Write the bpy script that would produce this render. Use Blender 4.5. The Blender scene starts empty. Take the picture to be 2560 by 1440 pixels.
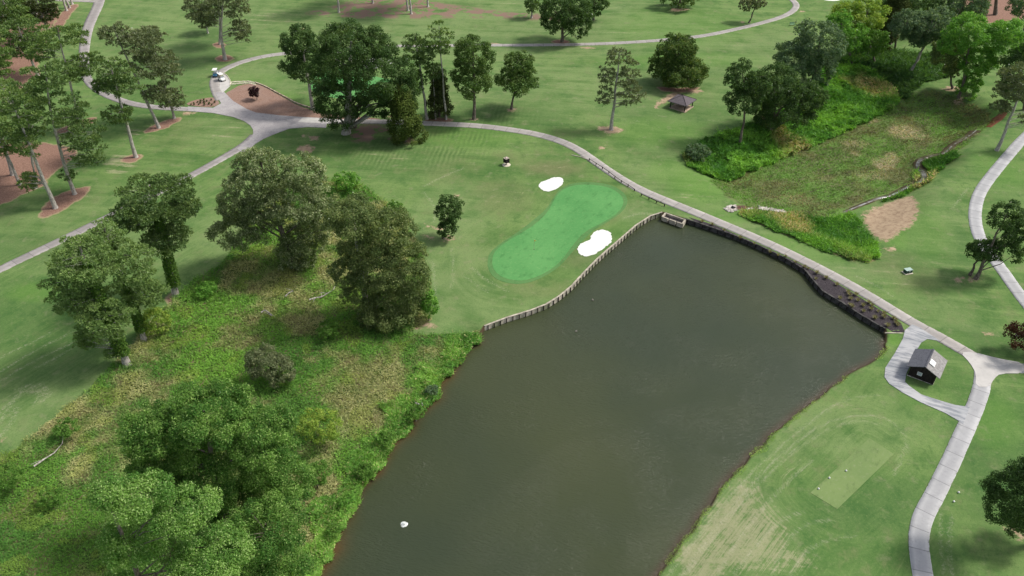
import bpy, math, random
import numpy as np
from mathutils import Vector
from mathutils.geometry import delaunay_2d_cdt

SC = bpy.context.scene
COL = SC.collection
R = math.radians

# ------------------------------------------------------------------ camera
PITCH = 37.0          # degrees below the horizon
FPX = 1950.0          # focal length in pixels of the 2560 wide frame
CAMZ = 80.0
cam_d = bpy.data.cameras.new("camera")
cam = bpy.data.objects.new("camera", cam_d)
COL.objects.link(cam)
cam.location = (0, 0, CAMZ)
cam.rotation_euler = (R(90 - PITCH), 0, 0)
cam_d.sensor_width = 36.0
cam_d.lens = 36.0 * FPX / 2560.0
cam_d.clip_start = 1.0
cam_d.clip_end = 9000.0
SC.camera = cam

# ------------------------------------------------------------------ light
SUN_EL, SUN_AZ = 52.0, 78.0      # azimuth measured clockwise from +y
world = bpy.data.worlds.new("World")
SC.world = world
world.use_nodes = True
wt = world.node_tree
bg = wt.nodes["Background"]
sky = wt.nodes.new("ShaderNodeTexSky")
sky.sky_type = 'NISHITA'
sky.sun_disc = False
sky.sun_elevation = R(SUN_EL)
sky.sun_rotation = R(SUN_AZ)
sky.air_density = 1.0
sky.dust_density = 3.0
sky.ozone_density = 1.0
hazy = wt.nodes.new("ShaderNodeHueSaturation")      # thin high cloud: a whiter sky
hazy.inputs["Saturation"].default_value = .5
wt.links.new(sky.outputs[0], hazy.inputs["Color"])
wt.links.new(hazy.outputs[0], bg.inputs[0])
bg.inputs[1].default_value = 0.105
sun_d = bpy.data.lights.new("sun", 'SUN')
sun_d.energy = 2.2
sun_d.angle = R(11)
sun_d.color = (1.0, 0.95, 0.87)
sun = bpy.data.objects.new("sun", sun_d)
COL.objects.link(sun)
az, el = R(SUN_AZ), R(SUN_EL)
sdir = Vector((math.sin(az) * math.cos(el), math.cos(az) * math.cos(el), math.sin(el)))
sun.rotation_euler = sdir.to_track_quat('Z', 'Y').to_euler()
SC.view_settings.view_transform = 'Standard'
SC.view_settings.look = 'None'
SC.view_settings.gamma = 1.0
SC.view_settings.exposure = 0.63
try:
    SC.view_settings.use_curve_mapping = False
except Exception:
    pass
SC.cycles.max_bounces = 6
SC.cycles.diffuse_bounces = 3
SC.cycles.glossy_bounces = 2
SC.cycles.transmission_bounces = 3
SC.cycles.transparent_max_bounces = 4

# ------------------------------------------------------------------ maths
rng = np.random.default_rng(7)
TH = R(PITCH)
ST, CT = math.sin(TH), math.cos(TH)
WATER_Z = -0.9


def ray(px, py):
    u = (px - 1280.0) / FPX
    v = (py - 720.0) / FPX
    return np.array([u, CT - v * ST, -ST - v * CT])


def atz(px, py, z=0.0):
    d = ray(px, py)
    t = (z - CAMZ) / d[2]
    return d * t + np.array([0, 0, CAMZ])


def aty(px, py, y):
    d = ray(px, py)
    return d * (y / d[1]) + np.array([0, 0, CAMZ])


def depth_of(p):
    return p[1] * CT - (p[2] - CAMZ) * ST


def smooth(a, b, x):
    t = np.clip((x - a) / (b - a), 0, 1)
    return t * t * (3 - 2 * t)


def poly_sd(P, poly, idx=False):
    """signed distance (negative inside) of points P (n,2) to polygon"""
    poly = np.asarray(poly, float)
    n = len(poly)
    best = np.full(len(P), 1e18)
    ins = np.zeros(len(P), bool)
    bi = np.zeros(len(P), int)
    bt = np.zeros(len(P))
    for i in range(n):
        a = poly[i]
        b = poly[(i + 1) % n]
        e = b - a
        w = P - a
        t = np.clip((w @ e) / max(e @ e, 1e-12), 0, 1)
        dx = w[:, 0] - t * e[0]
        dy = w[:, 1] - t * e[1]
        d2 = dx * dx + dy * dy
        m = d2 < best
        best[m] = d2[m]
        if idx:
            bi[m] = i
            bt[m] = t[m]
        c = (a[1] > P[:, 1]) != (b[1] > P[:, 1])
        if c.any():
            xi = (b[0] - a[0]) * (P[:, 1] - a[1]) / ((b[1] - a[1]) if b[1] != a[1] else 1e-12) + a[0]
            ins ^= c & (P[:, 0] < xi)
    d = np.sqrt(best)
    d[ins] *= -1
    return (d, bi, bt) if idx else d


def line_d(P, pts):
    best = np.full(len(P), 1e18)
    pts = np.asarray(pts, float)
    for a, b in zip(pts[:-1], pts[1:]):
        e = b - a
        w = P - a
        t = np.clip((w @ e) / max(e @ e, 1e-12), 0, 1)
        dx = w[:, 0] - t * e[0]
        dy = w[:, 1] - t * e[1]
        best = np.minimum(best, dx * dx + dy * dy)
    return np.sqrt(best)


def _h(ix, iy, seed):
    n = (ix.astype(np.int64) * 374761393 + iy.astype(np.int64) * 668265263 + seed * 982451653) & 0xffffffff
    n = ((n ^ (n >> 13)) * 1274126177) & 0xffffffff
    return ((n ^ (n >> 16)) & 0xffff) / 65535.0


def vnoise(x, y, s, seed=0, octv=2):
    out = 0
    amp = 1
    tot = 0
    for o in range(octv):
        X = x / s
        Y = y / s
        ix = np.floor(X)
        iy = np.floor(Y)
        fx = X - ix
        fy = Y - iy
        fx = fx * fx * (3 - 2 * fx)
        fy = fy * fy * (3 - 2 * fy)
        a = _h(ix, iy, seed + o)
        b = _h(ix + 1, iy, seed + o)
        c = _h(ix, iy + 1, seed + o)
        d = _h(ix + 1, iy + 1, seed + o)
        out = out + amp * ((a * (1 - fx) + b * fx) * (1 - fy) + (c * (1 - fx) + d * fx) * fy)
        tot += amp
        amp *= 0.5
        s = s * 0.5
    return out / tot


def chaikin(pts, n=2, closed=True):
    p = np.asarray(pts, float)
    for _ in range(n):
        if closed:
            q = np.roll(p, -1, axis=0)
            p = np.stack([p * .75 + q * .25, p * .25 + q * .75], 1).reshape(-1, p.shape[1])
        else:
            q = p[1:]
            a = p[:-1]
            m = np.stack([a * .75 + q * .25, a * .25 + q * .75], 1).reshape(-1, p.shape[1])
            p = np.vstack([p[:1], m, p[-1:]])
    return p


# ------------------------------------------------------------------ pond outline and terrain height
POND_WALL = [(1655, 541), (1625, 551), (1590, 574), (1560, 600), (1530, 626), (1495, 657), (1460, 693), (1430, 726),
             (1400, 751), (1365, 773), (1320, 790), (1270, 805), (1212, 827)]
POND_WEST = [(1195, 845), (1165, 880), (1130, 925), (1098, 962), (1075, 1000), (1040, 1040), (1000, 1085), (960, 1140),
             (930, 1190), (893, 1238), (862, 1295), (832, 1350), (805, 1415), (770, 1500), (700, 1650)]
POND_EAST = [(1480, 1700), (1590, 1520), (1645, 1440), (1680, 1392), (1718, 1340), (1765, 1280), (1802, 1220), (1850, 1172), (1890, 1130),
             (1940, 1078), (1990, 1038), (2040, 1000), (2090, 962), (2130, 930), (2180, 907), (2211, 882), (2213, 855)]
POND_DAM = [(2208, 833), (2160, 806), (2100, 767), (2052, 738), (2028, 710), (2010, 686), (1960, 656), (1900, 627), (1840, 601),
            (1780, 580), (1735, 565), (1708, 557)]
_pw = [atz(x, y, WATER_Z)[:2] for x, y in POND_WALL]
_pp = [atz(x, y, WATER_Z)[:2] for x, y in chaikin(POND_WEST, 1, False)]
_pe = [atz(x, y, WATER_Z)[:2] for x, y in chaikin(POND_EAST, 1, False)]
_pd = [atz(x, y, WATER_Z)[:2] for x, y in POND_DAM]
# wobble the natural banks
_pe = [p + np.array([0.18 * math.sin(i * 2.3), 0.18 * math.cos(i * 3.1)]) for i, p in enumerate(_pe)]
_pp = [p + np.array([0.35 * math.sin(i * 1.7), 0.3 * math.cos(i * 2.9)]) for i, p in enumerate(_pp)]
POND = np.array(_pw + _pp + _pe + _pd)
N_WALL, N_P, N_E = len(_pw), len(_pp), len(_pe)
NAT = np.zeros(len(POND))
NAT[N_WALL:N_WALL + N_P + N_E] = 1.0
NATW = np.zeros(len(POND))
NATW[N_WALL:N_WALL + N_P] = 1.0

MARSH_BASIN = [atz(x, y)[:2] for x, y in [(1720, 405), (1790, 470), (1850, 525), (1990, 580), (2150, 645), (2230, 600), (2310, 540),
               (2370, 450), (2450, 350), (2520, 280), (2440, 230), (2330, 215), (2230, 160), (2120, 170), (1990, 230), (1900, 300), (1800, 350)]]


def hgt(P):
    """terrain height at points P (n,2)"""
    P = np.atleast_2d(np.asarray(P, float))
    x, y = P[:, 0], P[:, 1]
    sd, bi, bt = poly_sd(P, POND, True)
    b = (0.35 * np.sin(x / 17.0 + 1.3) * np.sin(y / 21.0) + 0.45 * np.sin(x / 39.0 - y / 33.0 + .6)
         + 0.25 * np.sin(y / 13.0 + x / 29.0)) * smooth(6, 30, sd)
    nat = NAT[bi] * (1 - bt) + NAT[(bi + 1) % len(POND)] * bt
    b = b - 0.72 * nat * (1 - smooth(0, 7, sd))
    sm = poly_sd(P, MARSH_BASIN)
    b = b - 2.6 * smooth(1.0, -9.0, sm)
    return b


def gp(px, py, dz=0.0):
    z = 0.0
    for _ in range(7):
        p = atz(px, py, z)
        z = float(hgt(p[:2])[0]) + dz
    p = atz(px, py, z)
    return np.array([p[0], p[1], z - dz])


def gpoly(pts, sm=0):
    w = [gp(x, y)[:2] for x, y in pts]
    return chaikin(w, sm) if sm else np.array(w)


def ell(cx, cy, rx, ry, n=14, jit=.18, rot=0):
    r_ = random.Random(int(cx * 7 + cy))
    out = []
    for i in range(n):
        a = 2 * math.pi * i / n
        k = 1 + r_.uniform(-jit, jit)
        ex, ey = rx * k * math.cos(a), ry * k * math.sin(a)
        out.append((cx + ex * math.cos(rot) - ey * math.sin(rot), cy + ex * math.sin(rot) + ey * math.cos(rot)))
    return out


# ------------------------------------------------------------------ node helpers
class NT:
    def __init__(self, name, rough=0.9, spec=0.2):
        self.m = bpy.data.materials.new(name)
        self.m.use_nodes = True
        self.t = self.m.node_tree
        self.bsdf = self.t.nodes["Principled BSDF"]
        self.bsdf.inputs["Roughness"].default_value = rough
        self.bsdf.inputs["Specular IOR Level"].default_value = spec
        self._pos = None

    def node(self, typ, **kw):
        n = self.t.nodes.new(typ)
        for k, v in kw.items():
            setattr(n, k, v)
        return n

    def put(self, sock, v):
        if isinstance(v, bpy.types.NodeSocket):
            self.t.links.new(v, sock)
        elif isinstance(v, (tuple, list)):
            sock.default_value = tuple(v) + ((1.0,) if len(v) == 3 and sock.type == 'RGBA' else ())
        else:
            sock.default_value = v

    def pos(self):
        if self._pos is None:
            self._pos = self.node("ShaderNodeTexCoord").outputs["Object"]
        return self._pos

    def attr(self, name):
        n = self.node("ShaderNodeAttribute", attribute_name=name)
        return n

    def sep(self, v):
        n = self.node("ShaderNodeSeparateXYZ")
        self.put(n.inputs[0], v)
        return n.outputs

    def comb(self, x, y, z=0.0):
        n = self.node("ShaderNodeCombineXYZ")
        self.put(n.inputs[0], x)
        self.put(n.inputs[1], y)
        self.put(n.inputs[2], z)
        return n.outputs[0]

    def mapping(self, v, rot=0.0, scale=(1, 1, 1)):
        n = self.node("ShaderNodeMapping")
        self.put(n.inputs[0], v)
        if rot:      # rotate first, then scale
            n.vector_type = 'TEXTURE'
            n.inputs["Rotation"].default_value = (0, 0, -rot)
            n.inputs["Scale"].default_value = tuple(1.0 / k for k in scale)
        else:
            n.inputs["Scale"].default_value = scale
        return n.outputs[0]

    def noise(self, v, scale, detail=2.0, rough=0.5):
        n = self.node("ShaderNodeTexNoise")
        self.put(n.inputs["Vector"], v)
        n.inputs["Scale"].default_value = scale
        n.inputs["Detail"].default_value = detail
        n.inputs["Roughness"].default_value = rough
        return n.outputs[0]

    def math(self, op, a, b=0.0, c=0.0, clamp=False):
        n = self.node("ShaderNodeMath", operation=op, use_clamp=clamp)
        self.put(n.inputs[0], a)
        self.put(n.inputs[1], b)
        self.put(n.inputs[2], c)
        return n.outputs[0]

    def ramp(self, v, a, b, smoothed=True):
        n = self.node("ShaderNodeMapRange", interpolation_type='SMOOTHSTEP' if smoothed else 'LINEAR')
        self.put(n.inputs[0], v)
        n.inputs[1].default_value = a
        n.inputs[2].default_value = b
        return n.outputs[0]

    def mix(self, a, b, f):
        n = self.node("ShaderNodeMix", data_type='RGBA')
        self.put(n.inputs[0], f)
        self.put(n.inputs[6], a)
        self.put(n.inputs[7], b)
        return n.outputs[2]

    def bump(self, h, strength=0.3, dist=0.05):
        n = self.node("ShaderNodeBump")
        n.inputs["Strength"].default_value = strength
        n.inputs["Distance"].default_value = dist
        self.put(n.inputs["Height"], h)
        self.put(self.bsdf.inputs["Normal"], n.outputs[0])

    def color(self, c):
        self.put(self.bsdf.inputs["Base Color"], c)


def noisy(name, c1, c2, scale=3.0, rough=.85, spec=.2, bump=0.0, detail=4, stretch=(1, 1, 1)):
    m = NT(name, rough, spec)
    v = m.mapping(m.pos(), 0, stretch)
    n = m.noise(v, scale, detail, .6)
    m.color(m.mix(c1, c2, m.ramp(n, .35, .65)))
    if bump:
        m.bump(n, bump, .05)
    return m.m


# ------------------------------------------------------------------ mesh helpers
def tag(o, label=None, cat=None, group=None, kind=None):
    if label:
        o["label"] = label
    if cat:
        o["category"] = cat
    if group:
        o["group"] = group
    if kind:
        o["kind"] = kind
    return o


def link(name, me, mat, parent=None, loc=None):
    o = bpy.data.objects.new(name, me)
    COL.objects.link(o)
    if mat is not None:
        me.materials.append(mat)
    if parent is not None:
        o.parent = parent
    if loc is not None:
        o.location = loc
    return o


def fastmesh(name, V, F, tint=None, smooth_=False):
    """V (n,3), F (m,k) all faces with k corners"""
    V = np.ascontiguousarray(V, np.float32)
    F = np.ascontiguousarray(F, np.int32)
    m, k = F.shape
    me = bpy.data.meshes.new(name)
    me.vertices.add(len(V))
    me.vertices.foreach_set("co", V.ravel())
    me.loops.add(m * k)
    me.loops.foreach_set("vertex_index", F.ravel())
    me.polygons.add(m)
    me.polygons.foreach_set("loop_start", np.arange(0, m * k, k, dtype=np.int32))
    me.polygons.foreach_set("loop_total", np.full(m, k, np.int32))
    if smooth_:
        me.polygons.foreach_set("use_smooth", np.ones(m, bool))
    me.update(calc_edges=True)
    if tint is not None:
        a = me.attributes.new("tint", 'FLOAT_COLOR', 'FACE')
        t4 = np.ones((m, 4), np.float32)
        t4[:, :3] = tint
        a.data.foreach_set("color", t4.ravel())
    return me


class MB:
    def __init__(self):
        self.v = []
        self.f = []

    def add(self, vs, fs):
        o = len(self.v)
        self.v += [tuple(map(float, p)) for p in vs]
        self.f += [tuple(i + o for i in f) for f in fs]
        return self

    def box(self, c, s, rz=0.0, bev=0.0, tilt=None):
        x, y, z = s[0] / 2, s[1] / 2, s[2] / 2
        if bev:
            b = min(bev, x * .9, y * .9, z * .9)
            vs, fs = [], []
            for zz, ins in ((-z, b), (-z + b, 0), (z - b, 0), (z, b)):
                xx, yy = x - ins, y - ins
                cc = b * .6 if ins == 0 else 0
                vs += [(-xx, -yy, zz), (xx, -yy, zz), (xx, yy, zz), (-xx, yy, zz)]
            fs = [(3, 2, 1, 0), (12, 13, 14, 15)]
            for k in range(3):
                for i in range(4):
                    j = (i + 1) % 4
                    fs.append((k * 4 + i, k * 4 + j, k * 4 + 4 + j, k * 4 + 4 + i))
        else:
            vs = [(-x, -y, -z), (x, -y, -z), (x, y, -z), (-x, y, -z), (-x, -y, z), (x, -y, z), (x, y, z), (-x, y, z)]
            fs = [(3, 2, 1, 0), (4, 5, 6, 7), (0, 1, 5, 4), (1, 2, 6, 5), (2, 3, 7, 6), (3, 0, 4, 7)]
        if tilt:
            ct, st = math.cos(tilt), math.sin(tilt)
            vs = [(a * ct + c_ * st, b_, -a * st + c_ * ct) for a, b_, c_ in vs]
        cr, sr = math.cos(rz), math.sin(rz)
        vs = [(c[0] + a * cr - b_ * sr, c[1] + a * sr + b_ * cr, c[2] + c_) for a, b_, c_ in vs]
        return self.add(vs, fs)

    def tube(self, pts, rad, n=8, cap=True):
        pts = [Vector(p) for p in pts]
        if not hasattr(rad, '__len__'):
            rad = [rad] * len(pts)
        vs, fs = [], []
        ref = Vector((0.13, 0.27, 1)).normalized()
        for i, p in enumerate(pts):
            d = (pts[min(i + 1, len(pts) - 1)] - pts[max(i - 1, 0)]).normalized()
            r0 = ref if abs(d.dot(ref)) < .95 else Vector((1, 0, 0))
            a = d.cross(r0).normalized()
            b = d.cross(a).normalized()
            for k in range(n):
                t = 2 * math.pi * k / n
                vs.append(p + (a * math.cos(t) + b * math.sin(t)) * rad[i])
        for i in range(len(pts) - 1):
            for k in range(n):
                j = (k + 1) % n
                fs.append((i * n + k, i * n + j, (i + 1) * n + j, (i + 1) * n + k))
        if cap:
            fs.append(tuple(range(n)))
            fs.append(tuple(range((len(pts) - 1) * n, len(pts) * n))[::-1])
        return self.add(vs, fs)

    def lathe(self, prof, c=(0, 0, 0), n=16, sx=1, sy=1):
        vs, fs = [], []
        for r, z in prof:
            for k in range(n):
                t = 2 * math.pi * k / n
                vs.append((c[0] + r * sx * math.cos(t), c[1] + r * sy * math.sin(t), c[2] + z))
        for i in range(len(prof) - 1):
            for k in range(n):
                j = (k + 1) % n
                fs.append((i * n + k, i * n + j, (i + 1) * n + j, (i + 1) * n + k))
        return self.add(vs, fs)

    def build(self, name, mat, parent=None, loc=None, smooth_=False):
        me = bpy.data.meshes.new(name)
        me.from_pydata(self.v, [], self.f)
        if smooth_:
            me.polygons.foreach_set("use_smooth", np.ones(len(me.polygons), bool))
        me.update()
        return link(name, me, mat, parent, loc)


def empty(name, loc, rz=0.0):
    o = bpy.data.objects.new(name, None)
    COL.objects.link(o)
    o.location = tuple(map(float, loc))
    o.rotation_euler = (0, 0, rz)
    o.empty_display_size = .5
    return o


def copy_tree(o, parent=None):
    c = o.copy()
    COL.objects.link(c)
    c.parent = parent
    for ch in [k for k in bpy.data.objects if k.parent == o]:
        copy_tree(ch, c)
    return c


# ------------------------------------------------------------------ materials
def foliage_mat(name, gloss=.12, trans=.28, rough=.55):
    m = NT(name)
    t = m.t
    t.nodes.remove(m.bsdf)
    at = m.attr("tint").outputs["Color"]
    d = m.node("ShaderNodeBsdfDiffuse")
    tr = m.node("ShaderNodeBsdfTranslucent")
    g = m.node("ShaderNodeBsdfGlossy")
    g.inputs["Roughness"].default_value = rough
    g.inputs["Color"].default_value = (.9, .95, .9, 1)
    m.put(d.inputs[0], at)
    hs = m.node("ShaderNodeMix", data_type='RGBA', blend_type='MULTIPLY')
    hs.inputs[0].default_value = 1
    m.put(hs.inputs[6], at)
    hs.inputs[7].default_value = (1.25, 1.3, .55, 1)
    m.put(tr.inputs[0], hs.outputs[2])
    a = m.node("ShaderNodeMixShader")
    a.inputs[0].default_value = trans
    t.links.new(d.outputs[0], a.inputs[1])
    t.links.new(tr.outputs[0], a.inputs[2])
    b = m.node("ShaderNodeMixShader")
    fr = m.node("ShaderNodeFresnel")
    fr.inputs[0].default_value = 1.35
    k = m.math('MULTIPLY', fr.outputs[0], gloss * 6)
    m.put(b.inputs[0], k)
    t.links.new(a.outputs[0], b.inputs[1])
    t.links.new(g.outputs[0], b.inputs[2])
    t.links.new(b.outputs[0], t.nodes["Material Output"].inputs[0])
    return m.m


M = {}
M['leaf'] = foliage_mat("leaf", gloss=.02, trans=.4)
M['needle'] = foliage_mat("needle", gloss=.012, trans=.25, rough=.7)
M['weed'] = foliage_mat("weed", gloss=.01, trans=.35, rough=.8)
M['bark_pine'] = noisy("bark_pine", (.24, .215, .195), (.50, .47, .43), 5, .95, .1, .4, 5, (1, 1, .35))
M['bark_oak'] = noisy("bark_oak", (.08, .065, .05), (.22, .19, .16), 5, .95, .1, .4, 5, (1, 1, .35))
M['bark_pale'] = noisy("bark_pale", (.25, .23, .2), (.5, .47, .43), 4, .95, .1, .4, 5, (1, 1, .35))
M['timber'] = noisy("timber", (.13, .10, .075), (.36, .30, .23), 2.2, .9, .1, .3, 6)
M['timber_top'] = noisy("timber_top", (.30, .27, .22), (.52, .47, .38), 1.3, .9, .1, .2, 5)
M['timber_dark'] = noisy("timber_dark", (.014, .012, .012), (.048, .042, .040), 2.2, .9, .1, .3, 6)
M['timber_grey'] = noisy("timber_grey", (.04, .038, .038), (.11, .105, .10), 1.6, .9, .1, .3, 6)
M['siding'] = noisy("siding", (.016, .012, .012), (.034, .026, .024), 2, .8, .2, .1, 4, (3, 3, 1))
M['white'] = noisy("white_paint", (.72, .72, .7), (.8, .8, .78), 2, .4, .5)
M['dark'] = noisy("dark_rubber", (.012, .012, .013), (.03, .03, .03), 4, .7, .3)
M['metal'] = noisy("grey_metal", (.28, .29, .3), (.4, .41, .42), 6, .4, .5)
M['sand'] = noisy("white_sand", (.66, .65, .625), (.74, .73, .71), .9, .95, .1, .25, 5)
M['rock'] = noisy("pale_rock", (.30, .27, .24), (.62, .58, .53), 1.5, .95, .1, .3, 5)
M['beige'] = noisy("beige_stone", (.50, .45, .34), (.68, .63, .52), 2.5, .95, .1, .2, 5)
M['glass'] = noisy("window_pane", (.30, .36, .42), (.42, .48, .55), 2, .15, .6)
M['slab'] = noisy("floor_slab", (.34, .27, .20), (.48, .37, .27), .8, .9, .2, .1)
M['skin'] = noisy("skin", (.45, .28, .2), (.5, .32, .24), 8, .6, .3)
M['navy'] = noisy("navy_cloth", (.012, .02, .06), (.02, .035, .09), 8, .8, .2)
M['teal'] = noisy("blue_cloth", (.01, .06, .13), (.03, .13, .22), 5, .6, .4)


def shingle(name, c1, c2):
    m = NT(name, .95, .1)
    v = m.pos()
    br = m.node("ShaderNodeTexBrick")
    m.put(br.inputs["Vector"], m.mapping(v, 0, (1, 1, 1)))
    br.inputs["Scale"].default_value = 3.2
    br.inputs["Mortar Size"].default_value = .012
    br.inputs["Color1"].default_value = c1 + (1,)
    br.inputs["Color2"].default_value = c2 + (1,)
    br.inputs["Mortar"].default_value = tuple(.55 * k for k in c1) + (1,)
    n = m.noise(v, 2.5, 5, .7)
    m.color(m.mix(br.outputs[0], c2, m.ramp(n, .4, .75)))
    m.bump(n, .2, .03)
    return m.m


M['shingle'] = shingle("shingle", (.085, .087, .105), (.14, .145, .165))
M['shingle_brown'] = shingle("shingle_brown", (.105, .09, .10), (.155, .135, .145))


def concrete(name, c1, c2, stain, joint=3.0, uv=True, stainamt=.5):
    m = NT(name, .9, .2)
    v = m.pos()
    n1 = m.noise(v, .35, 4, .6)
    n2 = m.noise(v, 2.5, 5, .7)
    n3 = m.noise(v, .9, 5, .75)
    col = m.mix(c1, c2, m.ramp(n1, .3, .7))
    col = m.mix(col, tuple(k * .9 for k in stain), m.math('MULTIPLY', m.ramp(n3, .5, .72), .55))
    col = m.mix(col, stain, m.math('MULTIPLY', m.ramp(n2, .42, .8), stainamt))
    if uv:
        uvn = m.node("ShaderNodeTexCoord").outputs["UV"]
        s = m.sep(uvn)
        cell = m.math('FLOOR', m.math('DIVIDE', s[0], joint))
        wn = m.node("ShaderNodeTexWhiteNoise", noise_dimensions='1D')
        m.put(wn.inputs["W"], cell)
        col = m.mix(col, stain, m.math('MULTIPLY', wn.outputs[0], .38))
        fr = m.math('FRACT', m.math('DIVIDE', s[0], joint))
        j = m.math('LESS_THAN', fr, .045)
        col = m.mix(col, tuple(k * .42 for k in c1), m.math('MULTIPLY', j, .7))
        # worn, darker wheel band in the middle, paler edges
        e = m.math('ABSOLUTE', s[1])
        col = m.mix(col, stain, m.math('MULTIPLY', m.ramp(m.math('ADD', e, m.math('MULTIPLY', n2, .5)), .95, .35), .35))
        e2 = m.ramp(e, .90, .97)
        col = m.mix(col, tuple(min(1, k * 1.15) for k in c2), m.math('MULTIPLY', e2, .5))
        over = m.ramp(m.math('ADD', e, m.math('MULTIPLY', m.math('SUBTRACT', n3, .5), .55)), .96, 1.03)   # turf creeping over the edge
        col = m.mix(col, (.10, .13, .05), m.math('MULTIPLY', over, .75))
    m.color(col)
    m.bump(n2, .15, .02)
    return m.m


M['path'] = concrete("path_concrete", (.37, .345, .32), (.44, .415, .39), (.23, .215, .205))
M['path_near'] = concrete("path_concrete_pale", (.41, .41, .41), (.49, .49, .49), (.27, .27, .28))
M['path_far'] = concrete("path_concrete_worn", (.31, .29, .28), (.38, .355, .345), (.21, .19, .185))
M['plaza'] = concrete("plaza_concrete", (.33, .31, .315), (.42, .395, .39), (.20, .19, .20), uv=False, stainamt=.8)
M['apron'] = concrete("apron_concrete", (.47, .455, .43), (.54, .52, .49), (.36, .34, .33), uv=False, stainamt=.3)


def streaky(name, c1, c2, stain):
    m = NT(name, .9, .2)
    v = m.mapping(m.pos(), R(-62), (1, .16, 1))
    n = m.noise(v, 1.6, 5, .75)
    n0 = m.noise(m.pos(), .25, 2, .5)
    col = m.mix(c1, c2, m.ramp(n0, .35, .65))
    col = m.mix(col, stain, m.math('MULTIPLY', m.ramp(n, .42, .62), .8))
    m.color(col)
    return m.m


M['loop'] = streaky("loop_concrete", (.36, .37, .38), (.45, .45, .455), (.18, .195, .22))


def green_mat(name, c1, c2, c3):
    m = NT(name, .95, .1)
    v = m.pos()
    n1 = m.noise(v, .12, 3, .5)
    n2 = m.noise(v, 2.2, 4, .7)
    n3 = m.noise(m.mapping(v, .6, (1, .5, 1)), .9, 5, .7)
    col = m.mix(c1, c2, m.ramp(n1, .3, .7))
    col = m.mix(col, c3, m.math('MULTIPLY', m.ramp(n2, .5, .75), .6))
    col = m.mix(col, tuple(k * .75 for k in c1), m.math('MULTIPLY', m.ramp(n3, .50, .68), .7))
    m.color(col)
    m.bump(n2, .15, .02)
    return m.m


M['green'] = green_mat("putting_turf", (.082, .250, .076), (.110, .295, .094), (.19, .35, .13))
M['collar'] = green_mat("collar_turf", (.082, .195, .062), (.105, .215, .072), (.16, .24, .10))
M['tee'] = green_mat("tee_turf", (.145, .215, .078), (.18, .25, .092), (.23, .27, .14))


def mulch(name, c1, c2, c3):
    m = NT(name, 1, .05)
    v = m.pos()
    n = m.noise(v, 4.5, 6, .85)
    n0 = m.noise(v, .35, 3, .5)
    col = m.mix(c1, c2, m.ramp(n, .35, .65))
    col = m.mix(col, c3, m.math('MULTIPLY', m.ramp(n0, .45, .7), .6))
    m.color(col)
    m.bump(n, .8, .08)
    return m.m


M['mulch'] = mulch("red_mulch", (.19, .115, .085), (.35, .235, .185), (.29, .205, .17))
M['mulch_dark'] = mulch("dark_mulch", (.022, .019, .022), (.085, .074, .080), (.05, .043, .048))

# ------------------------------------------------------------------ ground masks (world polygons)
Z = {}
Z['wild'] = [gpoly([(-300, 1300), (-60, 1190), (60, 1105), (150, 1035), (220, 975), (285, 915), (350, 842), (440, 738), (500, 695), (560, 655),
                    (620, 560), (700, 480), (800, 452), (905, 462), (990, 525), (1060, 640), (1085, 745), (1078, 800), (1010, 835), (1100, 836), (1212, 822)]
                   + [(x - 2, y) for x, y in POND_WEST] + [(-300, 1700)])]
Z['kudzu'] = [gpoly([(1700, 388), (1760, 352), (1830, 330), (1950, 285), (2010, 215), (2080, 165), (2130, 165), (2190, 195), (2235, 225), (2262, 258), (2120, 330),
                     (2000, 382), (1880, 430), (1800, 455), (1730, 425)], 1)]
Z['gully'] = [gpoly([(2090, 160), (2150, 120), (2330, 140), (2420, 160), (2370, 195), (2290, 215), (2262, 258), (2235, 225), (2190, 195), (2130, 165)], 1)]
Z['marsh'] = [gpoly([(1760, 440), (1880, 420), (2000, 375), (2120, 325), (2240, 262), (2300, 225), (2420, 255), (2500, 290), (2410, 365), (2330, 430), (2310, 470), (2200, 500),
                     (2060, 548), (1960, 535), (1840, 510)], 1)]
Z['weeds'] = [gpoly([(1838, 530), (1960, 532), (2060, 552), (2140, 528), (2165, 590), (2205, 640), (2170, 665), (2050, 625), (1950, 582), (1870, 552)], 1)]
Z['creekbank'] = [gpoly([(2290, 410), (2340, 395), (2390, 380), (2400, 390), (2350, 425), (2320, 455), (2290, 475), (2250, 495), (2200, 505), (2240, 480), (2290, 450)], 1)]
Z['soil'] = [gpoly(ell(*e)) for e in [(1095, 570, 14, 6), (1068, 565, 10, 5), (1120, 596, 14, 8), (1068, 592, 12, 7), (765, 373, 22, 12), (785, 345, 14, 5), (758, 341, 9, 4),
                                     (1530, 325, 26, 11), (1510, 322, 22, 6), (1690, 240, 22, 8), (1735, 228, 30, 5), (1050, 812, 38, 12), (1136, 490, 8, 5),
                                     (470, 283, 22, 4), (1022, 352, 20, 9), (1185, 298, 12, 4), (1279, 276, 12, 4), (2395, 698, 16, 6),
                                     (2430, 700, 16, 6), (2470, 835, 14, 4), (2230, 622, 12, 7), (2395, 262, 14, 5), (2380, 222, 22, 8), (1855, 55, 8, 3),
                                     (5, 1095, 12, 8), (1697, 24, 26, 5), (1405, 108, 18, 4), (1470, 120, 18, 3), (760, 72, 5, 2),
                                     (1230, 110, 26, 3), (2005, 28, 9, 2), (1480, 395, 6, 2), (2545, 1332, 30, 14), (1000, 290, 30, 4), (1505, 368, 8, 4)]]
Z['soil'].append(gpoly([(2150, 545), (2175, 520), (2230, 500), (2282, 485), (2298, 510), (2296, 540), (2280, 566), (2250, 580), (2225, 605), (2195, 600), (2165, 570)], 1))
Z['soil'].append(gpoly([(1660, 240), (1680, 232), (1700, 240), (1680, 250), (1650, 262), (1640, 275), (1635, 262)], 1))
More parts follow.
